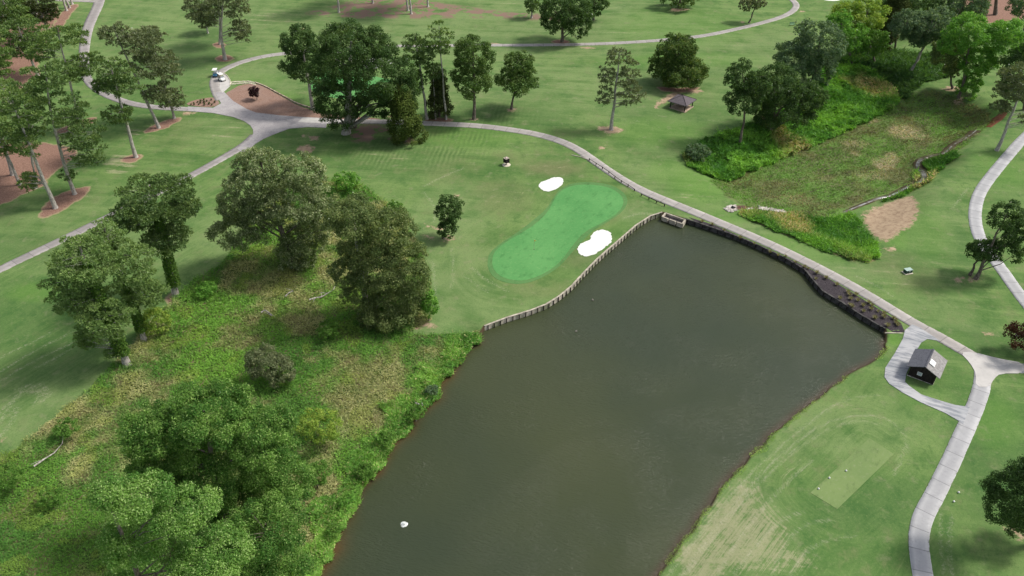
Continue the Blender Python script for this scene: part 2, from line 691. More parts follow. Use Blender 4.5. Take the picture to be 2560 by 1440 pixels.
Z['soil'].append(gpoly([(285, 915), (345, 842), (355, 850), (300, 925), (270, 950)], 0))
Z['straw'] = [gpoly(p, 1) for p in [
    [(-60, 380), (60, 352), (150, 362), (205, 380), (150, 420), (118, 445), (115, 462), (60, 485), (0, 515), (-60, 530)],
    [(95, 540), (120, 500), (165, 478), (225, 463), (222, 480), (180, 512), (140, 535), (110, 545)],
    [(300, 405), (315, 390), (350, 385), (355, 393), (335, 408)],
    [(350, 335), (385, 310), (450, 290), (452, 300), (405, 325)],
    [(130, 330), (190, 305), (240, 290), (240, 303), (200, 325), (160, 335)],
    [(538, 146), (555, 136), (580, 140), (584, 148), (565, 156), (542, 153)],
    [(530, 112), (548, 104), (568, 112), (560, 120), (540, 119)],
    [(125, 80), (150, 35), (175, 12), (200, 10), (180, 30), (160, 62), (145, 85)],
    [(70, 180), (95, 165), (100, 185), (90, 205), (65, 200)],
    [(-60, 100), (60, 60), (130, 0), (150, 30), (120, 90), (100, 160), (40, 240), (-60, 260)],
    [(1050, 300), (1110, 293), (1140, 302), (1100, 305)],
    [(1370, 105), (1400, 98), (1430, 104), (1410, 110)],
    [(1640, 215), (1690, 222), (1750, 215), (1740, 228), (1690, 232), (1650, 226)],
    [(410, 745), (440, 730), (470, 740), (450, 758), (425, 765)],
    [(780, 765), (830, 750), (870, 760), (850, 800), (800, 790)],
    [(2440, 0), (2560, -20), (2600, 30), (2560, 45), (2500, 55), (2440, 60)],
    [(2385, 2), (2500, -30), (2600, 0), (2560, 30), (2470, 45)]]]
Z['straw_thin'] = [gpoly(p, 1) for p in [
    [(765, 32), (850, 15), (900, -10), (1040, -5), (1110, 12), (1280, 33), (1380, 38), (1440, 50), (1380, 53), (1280, 42), (1120, 42), (1000, 46), (900, 44), (800, 38)],
    [(870, 330), (900, 312), (960, 318), (990, 345), (930, 352), (880, 348)]]]
# pale dry streaked turf
DRY = [(1400, 410, 110, 22, .5), (1270, 520, 110, 60, .5), (1190, 700, 60, 60, .45), (1320, 730, 80, 26, .5), (1470, 690, 60, 26, .35),
       (1640, 535, 60, 12, .6), (880, 390, 90, 30, .5), (1010, 395, 50, 14, .5), (1120, 420, 60, 16, .3),
       (560, 320, 60, 22, .55), (300, 410, 50, 26, 1.0), (330, 330, 30, 12, .8), (220, 480, 45, 20, .8), (330, 385, 40, 14, .6), (170, 520, 50, 20, .5), (60, 1000, 110, 60, .5), (30, 1080, 60, 40, .45),
       (130, 980, 60, 30, .45), (230, 860, 60, 30, .5), (60, 900, 90, 40, .4), (340, 60, 30, 26, .5), (560, 60, 200, 40, .35), (700, 40, 120, 26, .6),
       (1850, 1330, 130, 110, .95), (1760, 1400, 90, 60, .95), (1980, 1160, 70, 60, .6), (2120, 1010, 70, 22, .7),
       (1920, 1400, 150, 50, .8), (2050, 1320, 60, 30, .6), (2240, 1180, 40, 40, .4), (2380, 1330, 30, 90, .5), (2200, 670, 60, 26, .5),
       (2080, 660, 90, 20, .6), (1960, 600, 60, 14, .6), (2320, 770, 80, 26, .5), (2260, 720, 90, 20, .4), (2380, 480, 60, 26, .4), (1720, 480, 40, 20, .7),
       (1610, 380, 50, 16, .6), (1560, 80, 90, 22, .45), (1480, 30, 120, 26, .45), (1250, 12, 100, 8, .6), (1880, 110, 120, 20, .4),
       (1350, 210, 100, 20, .4), (1800, 270, 80, 30, .3), (620, 250, 40, 16, .2), (700, 180, 60, 20, .4), (1100, 500, 30, 30, .5), (1480, 160, 120, 8, .3),
       (2060, 190, 40, 16, .4), (2500, 560, 40, 18, .4), (2100, 1180, 40, 30, .3), (480, 250, 60, 14, .4), (1700, 330, 90, 20, .3), (1860, 1240, 60, 50, .9)]
MARSHDRY = [(2020, 340, 40, 14, 1), (2260, 330, 40, 16, .9), (2170, 300, 30, 10, .7), (2210, 410, 30, 16, .8), (2140, 360, 40, 10, .6), (2180, 440, 50, 12, .6),
            (2050, 450, 40, 12, .4), (2300, 340, 30, 10, .6), (1980, 500, 60, 14, .5), (2140, 385, 16, 8, .6), (2230, 395, 18, 14, .8)]
LUSH = [(1750, 450, 60, 40, .7), (1680, 430, 60, 26, .5), (1650, 330, 110, 30, .4), (2350, 330, 60, 26, .9), (2300, 560, 60, 60, .4), (2240, 590, 30, 26, .6),
        (2460, 290, 60, 24, 1), (2500, 420, 60, 40, .5), (2040, 620, 120, 26, .4), (2350, 860, 80, 26, .2), (1830, 540, 60, 16, .5), (1950, 600, 120, 12, .4), (2235, 850, 16, 16, 1.),
        (1180, 340, 110, 26, .5), (700, 250, 40, 20, .5), (640, 200, 60, 14, .3), (1500, 580, 90, 40, .2), (1700, 60, 160, 40, .4), (90, 730, 60, 20, .6),
        (2480, 1050, 60, 60, .5), (1700, 150, 200, 16, .4), (2320, 1000, 60, 26, .2)]
OLIVE = [(1380, 420, 70, 20, .9), (1250, 490, 70, 40, .5), (1130, 430, 60, 26, .4), (1440, 640, 40, 26, .5), (1500, 540, 40, 20, .5), (1360, 720, 90, 20, .4), (430, 330, 60, 40, .3),
         (200, 620, 120, 40, .3), (2230, 660, 60, 30, .5), (2300, 700, 60, 30, .5), (1300, 400, 60, 20, .3)]
WILD_LUSH = [(620, 930, 190, 60, 1), (250, 1350, 130, 80, .9), (110, 1430, 120, 40, .9), (640, 790, 110, 50, .7), (880, 850, 80, 26, .9), (500, 800, 80, 60, .5), (520, 700, 30, 24, 1.), (1130, 850, 60, 24, .8),
             (1010, 1050, 50, 60, .5), (900, 1200, 50, 60, .5), (870, 490, 80, 26, 1), (400, 930, 60, 40, .3), (60, 1240, 80, 60, .5), (160, 1130, 40, 40, .5)]
WILD_TAN = [(880, 970, 110, 70, 1), (830, 1130, 60, 90, .9), (760, 1230, 50, 60, .8), (640, 660, 90, 50, .95), (560, 800, 50, 40, .3), (700, 690, 60, 50, .8), (280, 1080, 80, 60, .5),
            (100, 1290, 100, 60, .6), (350, 960, 70, 40, .5), (180, 1180, 50, 50, .5), (760, 800, 50, 40, .8), (450, 870, 60, 40, .3), (1100, 890, 40, 40, .3)]


def soft_set(P, ells, blur=1.0):
    out = np.zeros(len(P))
    for (cx, cy, rx, ry, k) in ells:
        c = gp(cx, cy)
        ex = gp(cx + rx, cy) - c
        ey = gp(cx, cy - ry) - c
        a = abs(ex[0]) + .1
        b = abs(ey[1]) + .1
        shx = ey[0] / max(abs(ey[1]), .1)
        dx = P[:, 0] - c[0] - shx * (P[:, 1] - c[1]) * .5
        dy = P[:, 1] - c[1]
        q = (dx / a) ** 2 + (dy / b) ** 2
        out = np.maximum(out, k * smooth(2.2, .1, q))
    return out


def msk(P, polys, width=4.0):
    """0.5 on the edge, 1 inside, slope 1/width"""
    out = np.zeros(len(P))
    for pl in polys:
        lo, hi = pl.min(0) - width, pl.max(0) + width
        m = (P[:, 0] > lo[0]) & (P[:, 0] < hi[0]) & (P[:, 1] > lo[1]) & (P[:, 1] < hi[1])
        if m.any():
            out[m] = np.maximum(out[m], np.clip(.5 - poly_sd(P[m], pl) / width, 0, 1))
    return out


DRYLINES = [([(-20, 1075), (15, 1035), (35, 1000), (60, 980), (85, 975), (100, 985), (98, 998), (85, 1008)], .5), ([(-20, 1050), (20, 1010), (45, 985), (70, 970), (100, 968), (112, 985), (105, 1005)], .3),
            ([(0, 1090), (25, 1060), (45, 1020)], .4), ([(40, 975), (80, 958), (115, 965), (125, 990)], .25), ([(-10, 960), (60, 915), (130, 880), (200, 850)], .25), ([(-10, 935), (80, 880), (180, 830)], .2),
            ([(90, 920), (150, 890), (230, 840)], .2), ([(-10, 900), (60, 865), (130, 830)], .2),
            ([(1668, 1442), (1760, 1322), (1860, 1200), (1960, 1108), (2060, 1028), (2120, 992)], .4), ([(1700, 1442), (1790, 1320), (1890, 1195), (1985, 1108), (2070, 1052), (2150, 1036), (2220, 1045), (2262, 1085), (2270, 1130)], .45),
            ([(1710, 1442), (1805, 1318), (1900, 1205), (1990, 1122), (2080, 1066), (2150, 1050), (2210, 1062)], .35), ([(1790, 1442), (1850, 1340), (1950, 1220), (2030, 1150)], .4),
            ([(1830, 1442), (1900, 1350), (1940, 1310), (1975, 1290), (2010, 1280)], .4), ([(1930, 1442), (1955, 1370), (1990, 1325), (2040, 1302), (2075, 1300)], .35), ([(1975, 1442), (2000, 1390), (2060, 1350), (2140, 1340)], .3),
            ([(2380, 1290), (2372, 1350), (2380, 1442)], .3), ([(2352, 1280), (2350, 1350), (2362, 1442)], .2), ([(2235, 1185), (2250, 1150), (2262, 1120)], .4),
            ([(1640, 536), (1600, 532), (1560, 545)], .5), ([(1585, 300), (1600, 305)], .2), ([(2140, 690), (2190, 712), (2230, 740)], .35), ([(2380, 520), (2400, 495), (2420, 470)], .25),
            ([(2090, 1010), (2150, 990), (2200, 988)], .3), ([(1060, 480), (1090, 520), (1085, 560)], .3), ([(1080, 650), (1085, 690), (1090, 740)], .25), ([(1130, 620), (1135, 680), (1128, 720)], .2),
            ([(1180, 670), (1215, 700), (1270, 728)], .35), ([(1160, 690), (1220, 730)], .2), ([(1060, 465), (1110, 440), (1160, 420)], .25), ([(560, 345), (640, 300)], .0)]

GREEN_PX = [(1232, 640), (1230, 665), (1245, 688), (1275, 700), (1310, 702), (1345, 692), (1380, 672), (1405, 650), (1430, 615), (1460, 580), (1500, 560),
            (1535, 540), (1555, 520), (1560, 500), (1545, 480), (1515, 466), (1470, 461), (1430, 464), (1400, 478), (1385, 500), (1370, 530), (1340, 560),
            (1300, 585), (1265, 605), (1240, 625)]
GREEN = gpoly(GREEN_PX, 1)
TEE = gpoly([(2173, 1096), (2235, 1135), (2093, 1273), (2026, 1232)])
HUTC = gp(2325, 915)[:2]

# ------------------------------------------------------------------ ground sheet
gxs = np.concatenate([-np.geomspace(1500, 196, 10)[:-1], np.arange(-190, 190.01, .5), np.geomspace(196, 1500, 10)[1:]])
gys = np.concatenate([-np.geomspace(500, 10, 9), np.arange(10, 38, 4.), np.arange(38, 286.01, .5), np.geomspace(292, 2500, 14)])
GX, GY = np.meshgrid(gxs, gys)
nx, ny = len(gxs), len(gys)
P2 = np.stack([GX.ravel(), GY.ravel()], 1)
_t = np.roll(POND, -1, axis=0) - np.roll(POND, 1, axis=0)
_t /= np.linalg.norm(_t, axis=1)[:, None]
_nn = np.stack([_t[:, 1], -_t[:, 0]], 1)
if poly_sd((POND[3] + _nn[3] * .3)[None], POND)[0] < 0:
    _nn = -_nn
PONDG = POND + _nn * ((1 - NAT) * .15)[:, None]      # the earth stops behind the bulkheads
sdp, bip, btp = poly_sd(P2, PONDG, True)
near = np.abs(sdp) < .31
PA = PONDG[bip[near]]
PB = PONDG[(bip[near] + 1) % len(POND)]
P2[near] = PA + (PB - PA) * btp[near][:, None]
sdp[near] = 0
hz = hgt(P2)
inside = (sdp < -.02)
_nat = (NAT[bip] * (1 - btp) + NAT[(bip + 1) % len(POND)] * btp)[inside]
hz[inside] = np.where(_nat > .5, -2.2, -14.0)
gF = (np.arange(ny - 1)[:, None] * nx + np.arange(nx - 1)[None, :]).ravel()
gF = np.stack([gF, gF + 1, gF + nx + 1, gF + nx], 1)
gme = fastmesh("ground", np.column_stack([P2, hz]), gF, smooth_=True)
inner = (P2[:, 0] > -200) & (P2[:, 0] < 200) & (P2[:, 1] > 30) & (P2[:, 1] < 300)
Pi = P2[inner]


def put_attr(name, cols):
    a = gme.attributes.new(name, 'FLOAT_COLOR', 'POINT')
    arr = np.zeros((len(P2), 4), np.float32)
    if name == "md":
        arr[:, 3] = 30
    for k, c in enumerate(cols):
        arr[inner, k] = c
    a.data.foreach_set("color", arr.ravel())


m_wild = msk(Pi, Z['wild'] + Z['gully'] + Z['kudzu'] + Z['weeds'] + Z['creekbank'])
m_marsh = msk(Pi, Z['marsh'], 8)
m_soil = msk(Pi, Z['soil'], 3)
m_straw = msk(Pi, Z['straw'], 4)
m_thin = msk(Pi, Z['straw_thin'], 8)
m_dry = soft_set(Pi, DRY)
m_mdry = soft_set(Pi, MARSHDRY)
m_lush = soft_set(Pi, LUSH)
m_olive = soft_set(Pi, OLIVE)
put_attr("ma", [m_wild, m_marsh, m_soil, m_straw])
put_attr("mb", [m_thin, np.maximum(m_dry, 0), m_mdry, m_lush])
dg = np.maximum(poly_sd(Pi, GREEN), 0)
dt = np.maximum(poly_sd(Pi, TEE), 0)
m_left = msk(Pi, [gpoly([(-100, 640), (280, 560), (560, 420), (640, 360), (560, 640), (430, 740), (280, 920), (-100, 1180)])], 12)
m_stripe = msk(Pi, [gpoly([(830, 350), (1040, 318), (1250, 328), (1200, 385), (1050, 430), (880, 420)]), gpoly([(1180, 285), (1280, 262), (1350, 300), (1300, 318), (1200, 308)])], 8)
m_ring = msk(Pi, [gpoly([(1050, 620), (1230, 480), (1420, 380), (1620, 490), (1640, 540), (1400, 745), (1200, 820), (1080, 830)])], 14)
m_east = msk(Pi, [gpoly([(1640, 1450), (1800, 1230), (2000, 1040), (2130, 950), (2300, 1020), (2400, 1060), (2330, 1230), (2290, 1450)])], 14)
put_attr("mc", [m_olive, dg, dt, m_left])
put_attr("md", [m_stripe, m_ring, m_east, np.clip(sdp[inner], -1, 30)])

m_line = np.zeros(len(Pi))
for pl, wd_ in DRYLINES:
    w_ = chaikin([gp(x, y)[:2] for x, y in pl], 2, False)
    lo, hi = w_.min(0) - 3, w_.max(0) + 3
    mm = (Pi[:, 0] > lo[0]) & (Pi[:, 0] < hi[0]) & (Pi[:, 1] > lo[1]) & (Pi[:, 1] < hi[1])
    if mm.any() and wd_ > 0:
        m_line[mm] = np.maximum(m_line[mm], np.clip(1 - line_d(Pi[mm], w_) / (wd_ + .55), 0, 1))
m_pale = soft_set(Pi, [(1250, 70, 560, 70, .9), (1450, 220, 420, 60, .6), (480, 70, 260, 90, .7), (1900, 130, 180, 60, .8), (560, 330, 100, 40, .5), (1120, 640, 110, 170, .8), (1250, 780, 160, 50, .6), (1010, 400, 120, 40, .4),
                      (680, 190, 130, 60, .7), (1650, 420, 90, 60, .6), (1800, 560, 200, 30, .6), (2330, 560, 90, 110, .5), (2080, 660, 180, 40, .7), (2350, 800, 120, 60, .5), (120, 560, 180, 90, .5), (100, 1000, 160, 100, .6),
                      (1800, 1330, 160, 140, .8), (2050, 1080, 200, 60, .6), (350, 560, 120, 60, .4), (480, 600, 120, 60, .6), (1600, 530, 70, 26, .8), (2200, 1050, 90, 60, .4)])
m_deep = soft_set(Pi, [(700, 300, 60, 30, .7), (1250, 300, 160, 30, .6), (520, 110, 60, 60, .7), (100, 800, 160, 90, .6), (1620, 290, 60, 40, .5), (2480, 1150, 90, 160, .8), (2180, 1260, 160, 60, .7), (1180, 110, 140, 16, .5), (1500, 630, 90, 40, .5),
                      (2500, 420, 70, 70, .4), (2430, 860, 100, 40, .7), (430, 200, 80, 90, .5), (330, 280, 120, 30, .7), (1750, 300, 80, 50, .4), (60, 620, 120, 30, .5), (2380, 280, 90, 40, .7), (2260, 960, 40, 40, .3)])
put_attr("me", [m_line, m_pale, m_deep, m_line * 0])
g = NT("turf", .95, .08)
v = g.pos()
def _attr4(n):
    a = g.attr(n)
    s = g.sep(a.outputs["Vector"])
    return s[0], s[1], s[2], a.outputs["Alpha"]
a_wild, a_marsh, a_soil, a_straw = _attr4("ma")
a_thin, a_dry, a_mdry, a_lush = _attr4("mb")
a_olive, a_dg, a_dt, a_left = _attr4("mc")
a_stripe, a_ring, a_east, a_sd = _attr4("md")
n_big = g.noise(v, .03, 4, .6)
n_mid = g.noise(v, .16, 3, .6)
n_sm = g.noise(v, 1.1, 4, .7)
n_fine = g.noise(v, 6.0, 3, .8)
warp = g.noise(v, .05, 2, .5)
# world directions of the mowing
pA = gp(0, 675); pB = gp(440, 460)
dirL = math.atan2(pB[1] - pA[1], pB[0] - pA[0])
pA = gp(1700, 1420); pB = gp(1990, 1060)
dirE = math.atan2(pB[1] - pA[1], pB[0] - pA[0])
sL = g.noise(g.mapping(v, -dirL, (.06, 1.5, 1)), 1.0, 6, .82)
sE = g.noise(g.mapping(v, -dirE, (.05, 2.4, 1)), 1.0, 6, .85)
sX = g.noise(g.mapping(v, .12, (.03, .35, 1)), 1.0, 5, .7)
s3 = g.sep(v)
ringv = g.comb(g.math('ADD', a_dg, g.math('MULTIPLY', warp, 3.0)), g.math('MULTIPLY', s3[0], .05), g.math('MULTIPLY', s3[1], .05))
sR = g.noise(ringv, 1.1, 4, .75)
teev = g.comb(g.math('ADD', a_dt, g.math('MULTIPLY', warp, 2.0)), g.math('MULTIPLY', s3[0], .06), g.math('MULTIPLY', s3[1], .06))
sT = g.noise(teev, 2.0, 6, .85)
def fmix(a, b, f):
    n = g.node("ShaderNodeMix", data_type='FLOAT')
    g.put(n.inputs[0], f); g.put(n.inputs[2], a); g.put(n.inputs[3], b)
    return n.outputs[0]
streak = fmix(sX, sL, a_left)
streak = fmix(streak, sR, g.math('MULTIPLY', a_ring, .55))
sET = fmix(sT, sE, g.ramp(a_dt, 5.5, 9.5))
streak = fmix(streak, sET, a_east)
G_DARK = (.048, .110, .027)
G_MID = (.100, .190, .052)
G_LITE = (.188, .270, .090)
G_TAN = (.38, .34, .22)
G_BLUE = (.10, .165, .058)
big = g.ramp(g.math('ADD', g.math('MULTIPLY', n_big, .5), g.math('MULTIPLY', n_mid, .5)), .38, .62)
c = g.mix(g.mix(G_MID, G_DARK, .35), G_LITE, g.math('MULTIPLY', big, .7))
c = g.mix(c, G_LITE, g.math('MULTIPLY', g.ramp(streak, .5, .68), .65))
c = g.mix(c, G_DARK, g.math('MULTIPLY', g.ramp(streak, .5, .33), .5))
c = g.mix(c, G_BLUE, g.math('MULTIPLY', g.ramp(n_sm, .45, .7), .3))
n_pat = g.noise(g.mapping(v, .4, (1, .7, 1)), .32, 5, .7)
c = g.mix(c, (.155, .190, .078), g.math('MULTIPLY', g.ramp(n_pat, .52, .66), .6))
c = g.mix(c, (.052, .125, .032), g.math('MULTIPLY', g.ramp(n_pat, .48, .34), .62))
_me = _attr4("me")
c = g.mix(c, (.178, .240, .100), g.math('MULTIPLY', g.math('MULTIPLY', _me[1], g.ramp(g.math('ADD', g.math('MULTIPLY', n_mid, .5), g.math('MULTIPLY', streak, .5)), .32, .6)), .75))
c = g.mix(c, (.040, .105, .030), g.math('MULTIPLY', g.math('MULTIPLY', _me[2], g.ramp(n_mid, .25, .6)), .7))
c = g.mix(c, (.12, .25, .045), g.math('MULTIPLY', a_lush, .75))
c = g.mix(c, (.15, .16, .075), g.math('MULTIPLY', g.math('MULTIPLY', a_olive, g.ramp(n_mid, .25, .6)), .9))
# mown stripes
wv = g.node("ShaderNodeTexWave", wave_type='BANDS', bands_direction='X')
g.put(wv.inputs["Vector"], g.mapping(v, .12, (1, 1, 1)))
wv.inputs["Scale"].default_value = .30
wv.inputs["Distortion"].default_value = 2.2
wv.inputs["Detail"].default_value = 2
c = g.mix(c, G_DARK, g.math('MULTIPLY', g.math('MULTIPLY', wv.outputs[1], a_stripe), g.math('MULTIPLY', g.ramp(n_mid, .3, .7), .7)))
# dry turf: bright specks and long streaks
dsum = g.math('ADD', g.math('MULTIPLY', streak, 1.0), g.math('MULTIPLY', n_sm, .35))
dthr = g.math('SUBTRACT', .99, g.math('MULTIPLY', a_dry, .42))
dfac = g.ramp(g.math('SUBTRACT', dsum, dthr), -.01, .11)
c = g.mix(c, G_TAN, g.math('MULTIPLY', dfac, .55))
speck = g.ramp(g.math('ADD', g.math('MULTIPLY', n_fine, .6), g.math('MULTIPLY', streak, .5)), .67, .76)
c = g.mix(c, (.46, .43, .32), g.math('MULTIPLY', speck, g.math('ADD', .22, g.math('MULTIPLY', a_dry, .75), 0, True)))
a_line = _me[0]
lf = g.ramp(g.math('ADD', g.math('MULTIPLY', a_line, .55), g.math('MULTIPLY', g.math('SUBTRACT', fmix(g.noise(v, 3.2, 4, .85), fmix(g.noise(teev, 5.5, 5, .8), g.noise(v, 3.5, 4, .9), .4), a_east), .5), 2.4)), .34, .85)
c = g.mix(c, (.46, .43, .32), g.math('MULTIPLY', g.math('MULTIPLY', lf, g.ramp(a_line, .05, .7)), .5))
c = g.mix(c, (.22, .235, .125), g.math('MULTIPLY', g.ramp(g.noise(v, .45, 4, .65), .55, .72), .45))
# fine mottling
c = g.mix(c, G_DARK, g.math('MULTIPLY', g.ramp(n_fine, .48, .28), .55))
n_grain = g.noise(v, 2.6, 5, .85)
c = g.mix(c, (.21, .27, .10), g.math('MULTIPLY', g.ramp(n_grain, .52, .68), .38))
c = g.mix(c, (.045, .10, .028), g.math('MULTIPLY', g.ramp(n_grain, .47, .32), .42))
# marsh
mcol = g.mix((.12, .215, .050), (.135, .150, .065), g.ramp(g.noise(g.mapping(v, -.5, (.5, 1.3, 1)), .22, 5, .7), .38, .6))
mcol = g.mix(mcol, (.055, .055, .028), g.math('MULTIPLY', g.ramp(g.noise(g.mapping(v, -.5, (.4, 1.4, 1)), .6, 5, .78), .48, .62), .85))
mcol = g.mix(mcol, (.30, .245, .16), g.math('MULTIPLY', g.ramp(g.math('ADD', g.math('MULTIPLY', a_mdry, .55), g.math('MULTIPLY', n_sm, .6)), .52, .78), .7))
c = g.mix(c, mcol, g.ramp(g.math('ADD', a_marsh, g.math('MULTIPLY', g.noise(v, .3, 4, .7), .6)), .6, 1.0))
# thin straw
thin = g.math('MULTIPLY', a_thin, g.ramp(g.noise(v, .22, 5, .7), .42, .56))
c = g.mix(c, (.22, .15, .115), g.ramp(thin, .2, .6))
# bare soil
se = g.math('ADD', a_soil, g.math('MULTIPLY', g.math('SUBTRACT', g.noise(v, .8, 5, .8), .5), 1.7))
soilc = g.mix((.40, .30, .20), (.27, .19, .125), g.ramp(n_sm, .4, .65))
soilc = g.mix(soilc, (.5, .41, .3), g.math('MULTIPLY', g.ramp(n_fine, .5, .7), .5))
c = g.mix(c, soilc, g.ramp(se, .44, .72))
# pine straw beds, with a paler edge of bare earth
st = g.math('ADD', a_straw, g.math('MULTIPLY', g.math('SUBTRACT', g.noise(v, .5, 3, .6), .5), .45))
strawc = g.mix((.17, .095, .07), (.33, .205, .155), g.ramp(g.noise(v, 3.5, 5, .85), .35, .65))
c = g.mix(c, (.38, .27, .18), g.math('MULTIPLY', g.ramp(st, .40, .5), .7))
c = g.mix(c, strawc, g.ramp(st, .5, .6))
# weedy ground under the undergrowth
wcol = g.mix((.08, .14, .035), (.22, .19, .10), g.ramp(g.noise(v, .3, 4, .65), .4, .62))
c = g.mix(c, wcol, g.ramp(g.math('ADD', a_wild, g.math('MULTIPLY', g.math('SUBTRACT', n_sm, .5), .5)), .48, .58))
# wet earth lip at the water
c = g.mix((.07, .05, .03), c, g.ramp(a_sd, .0, .35))
g.color(c)
bh = g.math('ADD', g.math('MULTIPLY', n_fine, .5), n_sm)
g.bump(bh, .35, .12)
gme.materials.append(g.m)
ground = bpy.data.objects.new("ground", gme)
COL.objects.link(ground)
tag(ground, kind="structure")

# ------------------------------------------------------------------ pond water
wcell = sdp.reshape(ny, nx)
cm = np.minimum(np.minimum(wcell[:-1, :-1], wcell[1:, :-1]), np.minimum(wcell[:-1, 1:], wcell[1:, 1:])).ravel()
cmx = np.maximum(np.maximum(wcell[:-1, :-1], wcell[1:, :-1]), np.maximum(wcell[:-1, 1:], wcell[1:, 1:])).ravel()
wf = gF[(cm < .05) & (cmx < 40)]
used, inv = np.unique(wf.ravel(), return_inverse=True)
wme = fastmesh("water", np.column_stack([P2[used], np.full(len(used), WATER_Z)]), inv.reshape(-1, 4), smooth_=True)
nat = NAT[bip] * (1 - btp) + NAT[(bip + 1) % len(POND)] * btp
natw = NATW[bip] * (1 - btp) + NATW[(bip + 1) % len(POND)] * btp
wa = wme.attributes.new("shore", 'FLOAT_COLOR', 'POINT')
warr = np.zeros((len(used), 4), np.float32)
sdu = np.maximum(-sdp[used], 0)
_nn = vnoise(P2[used][:, 0], P2[used][:, 1], 9, 61, 2)
warr[:, 0] = np.exp(-sdu / .9) * nat[used]
warr[:, 1] = np.exp(-sdu / 1.9) * natw[used] * np.clip(_nn * 1.8 - .3, .1, 1)
wa.data.foreach_set("color", warr.ravel())
w = NT("pond_water", .09, .5)
w.bsdf.inputs["IOR"].default_value = 1.33
v = w.pos()
sh = w.sep(w.attr("shore").outputs["Vector"])
nb = w.noise(v, .02, 3, .5)
deep = w.mix((.035, .047, .026), (.050, .060, .026), w.ramp(nb, .35, .65))
deep = w.mix(deep, (.058, .044, .026), w.ramp(sh[0], .12, .8))
deep = w.mix(deep, (.105, .058, .020), w.math('MULTIPLY', w.ramp(sh[1], .15, .95), .8))
w.color(deep)
w1 = w.noise(w.mapping(v, R(14), (.5, 1.5, 1)), 2.6, 3, .6)
w2 = w.noise(w.mapping(v, R(-8), (.6, 1.7, 1)), 6.5, 3, .65)
w3 = w.noise(v, .12, 2, .5)
wh = w.math('MULTIPLY', w.math('ADD', w.math('MULTIPLY', w1, 1.0), w.math('MULTIPLY', w2, .45)), w.ramp(w3, -.1, .9))
w.bump(wh, .8, .2)
wme.materials.append(w.m)
water = bpy.data.objects.new("pond_water", wme)
COL.objects.link(water)
tag(water, kind="structure")

# ------------------------------------------------------------------ sheets and paths on the ground


def sheet(name, poly, dz, mat, step=1.0, kind="structure", dishing=0.0, skirt=.12):
    poly = np.asarray(poly, float)
    # densify the outline
    out = []
    for a, b in zip(poly, np.roll(poly, -1, axis=0)):
        n = max(1, int(np.linalg.norm(b - a) / step))
        for i in range(n):
            out.append(a + (b - a) * i / n)
    out = np.array(out)
    lo, hi = out.min(0), out.max(0)
    xs = np.arange(lo[0], hi[0], step)
    ys = np.arange(lo[1], hi[1], step)
    X, Y = np.meshgrid(xs, ys)
    Q = np.stack([X.ravel(), Y.ravel()], 1)
    Q = Q[poly_sd(Q, out) < -.35 * step]
    allp = np.vstack([out, Q])
    n = len(out)
    vs, es, fs, _, _, _ = delaunay_2d_cdt([Vector(p) for p in allp], [], [list(range(n))], 1, 1e-5)
    vv = np.array([[p.x, p.y] for p in vs])
    z = hgt(vv) + dz
    if dishing:
        z -= dishing * smooth(0, 2.0, -poly_sd(vv, out))
    V3 = [(float(a), float(b), float(c_)) for (a, b), c_ in zip(vv, z)]
    F = [tuple(f) for f in fs]
    # upward faces
    F2 = []
    for f in F:
        a, b, c_ = vv[f[0]], vv[f[1]], vv[f[2]]
        if (b[0] - a[0]) * (c_[1] - a[1]) - (b[1] - a[1]) * (c_[0] - a[0]) < 0:
            f = f[::-1]
        F2.append(f)
    # skirt
    k = len(V3)
    zo = hgt(out) - skirt
    zt = hgt(out) + dz
    V3 += [(float(p[0]), float(p[1]), float(t_)) for p, t_ in zip(out, zt)]
    V3 += [(float(p[0]), float(p[1]), float(t_)) for p, t_ in zip(out, zo)]
    for i in range(n):
        j = (i + 1) % n
        F2.append((k + i, k + j, k + n + j, k + n + i))
    me = bpy.data.meshes.new(name)
    me.from_pydata(V3, [], F2)
    me.update()
    o = link(name, me, mat)
    tag(o, kind=kind)
    return o


def strip(name, px, width, mat, dz=.05, sm=2, world_pts=None):
    pts = world_pts if world_pts is not None else [gp(x, y)[:2] for x, y in px]
    pts = chaikin(pts, sm, False)
    # resample each ~1 m
    seg = np.linalg.norm(np.diff(pts, axis=0), axis=1)
    L = np.concatenate([[0], np.cumsum(seg)])
    n = max(2, int(L[-1] / .8))
    s = np.linspace(0, L[-1], n)
    C = np.stack([np.interp(s, L, pts[:, 0]), np.interp(s, L, pts[:, 1])], 1)
    T = np.gradient(C, axis=0)
    T /= np.linalg.norm(T, axis=1)[:, None]
    Nn = np.stack([-T[:, 1], T[:, 0]], 1)
    ws = np.interp(s / L[-1], np.linspace(0, 1, len(width)), width) if hasattr(width, '__len__') else np.full(n, width)
    cross = np.array([-1.0, -.5, 0, .5, 1.0])
    V, UV = [], []
    for i in range(n):
        q = C[i] + Nn[i] * (cross * ws[i] / 2)[:, None]
        z = hgt(q) + dz
        V.append((q[0][0], q[0][1], z[0] - .25))
        UV.append((s[i], -1))
        for k in range(5):
            V.append((q[k][0], q[k][1], z[k]))
            UV.append((s[i], cross[k]))
        V.append((q[4][0], q[4][1], z[4] - .25))
        UV.append((s[i], 1))
    V = np.array(V)
    F = []
    for i in range(n - 1):
        for k in range(6):
            a = i * 7 + k
            F.append((a, a + 7, a + 8, a + 1))
    F = np.array(F)[:, ::-1]
    me = fastmesh(name, V, F)
    uvl = me.uv_layers.new(name="UVMap")
    uv = np.array(UV, np.float32)[F.ravel()]
    uvl.data.foreach_set("uv", uv.ravel())
    o = link(name, me, mat)
    tag(o, kind="structure")
    return o


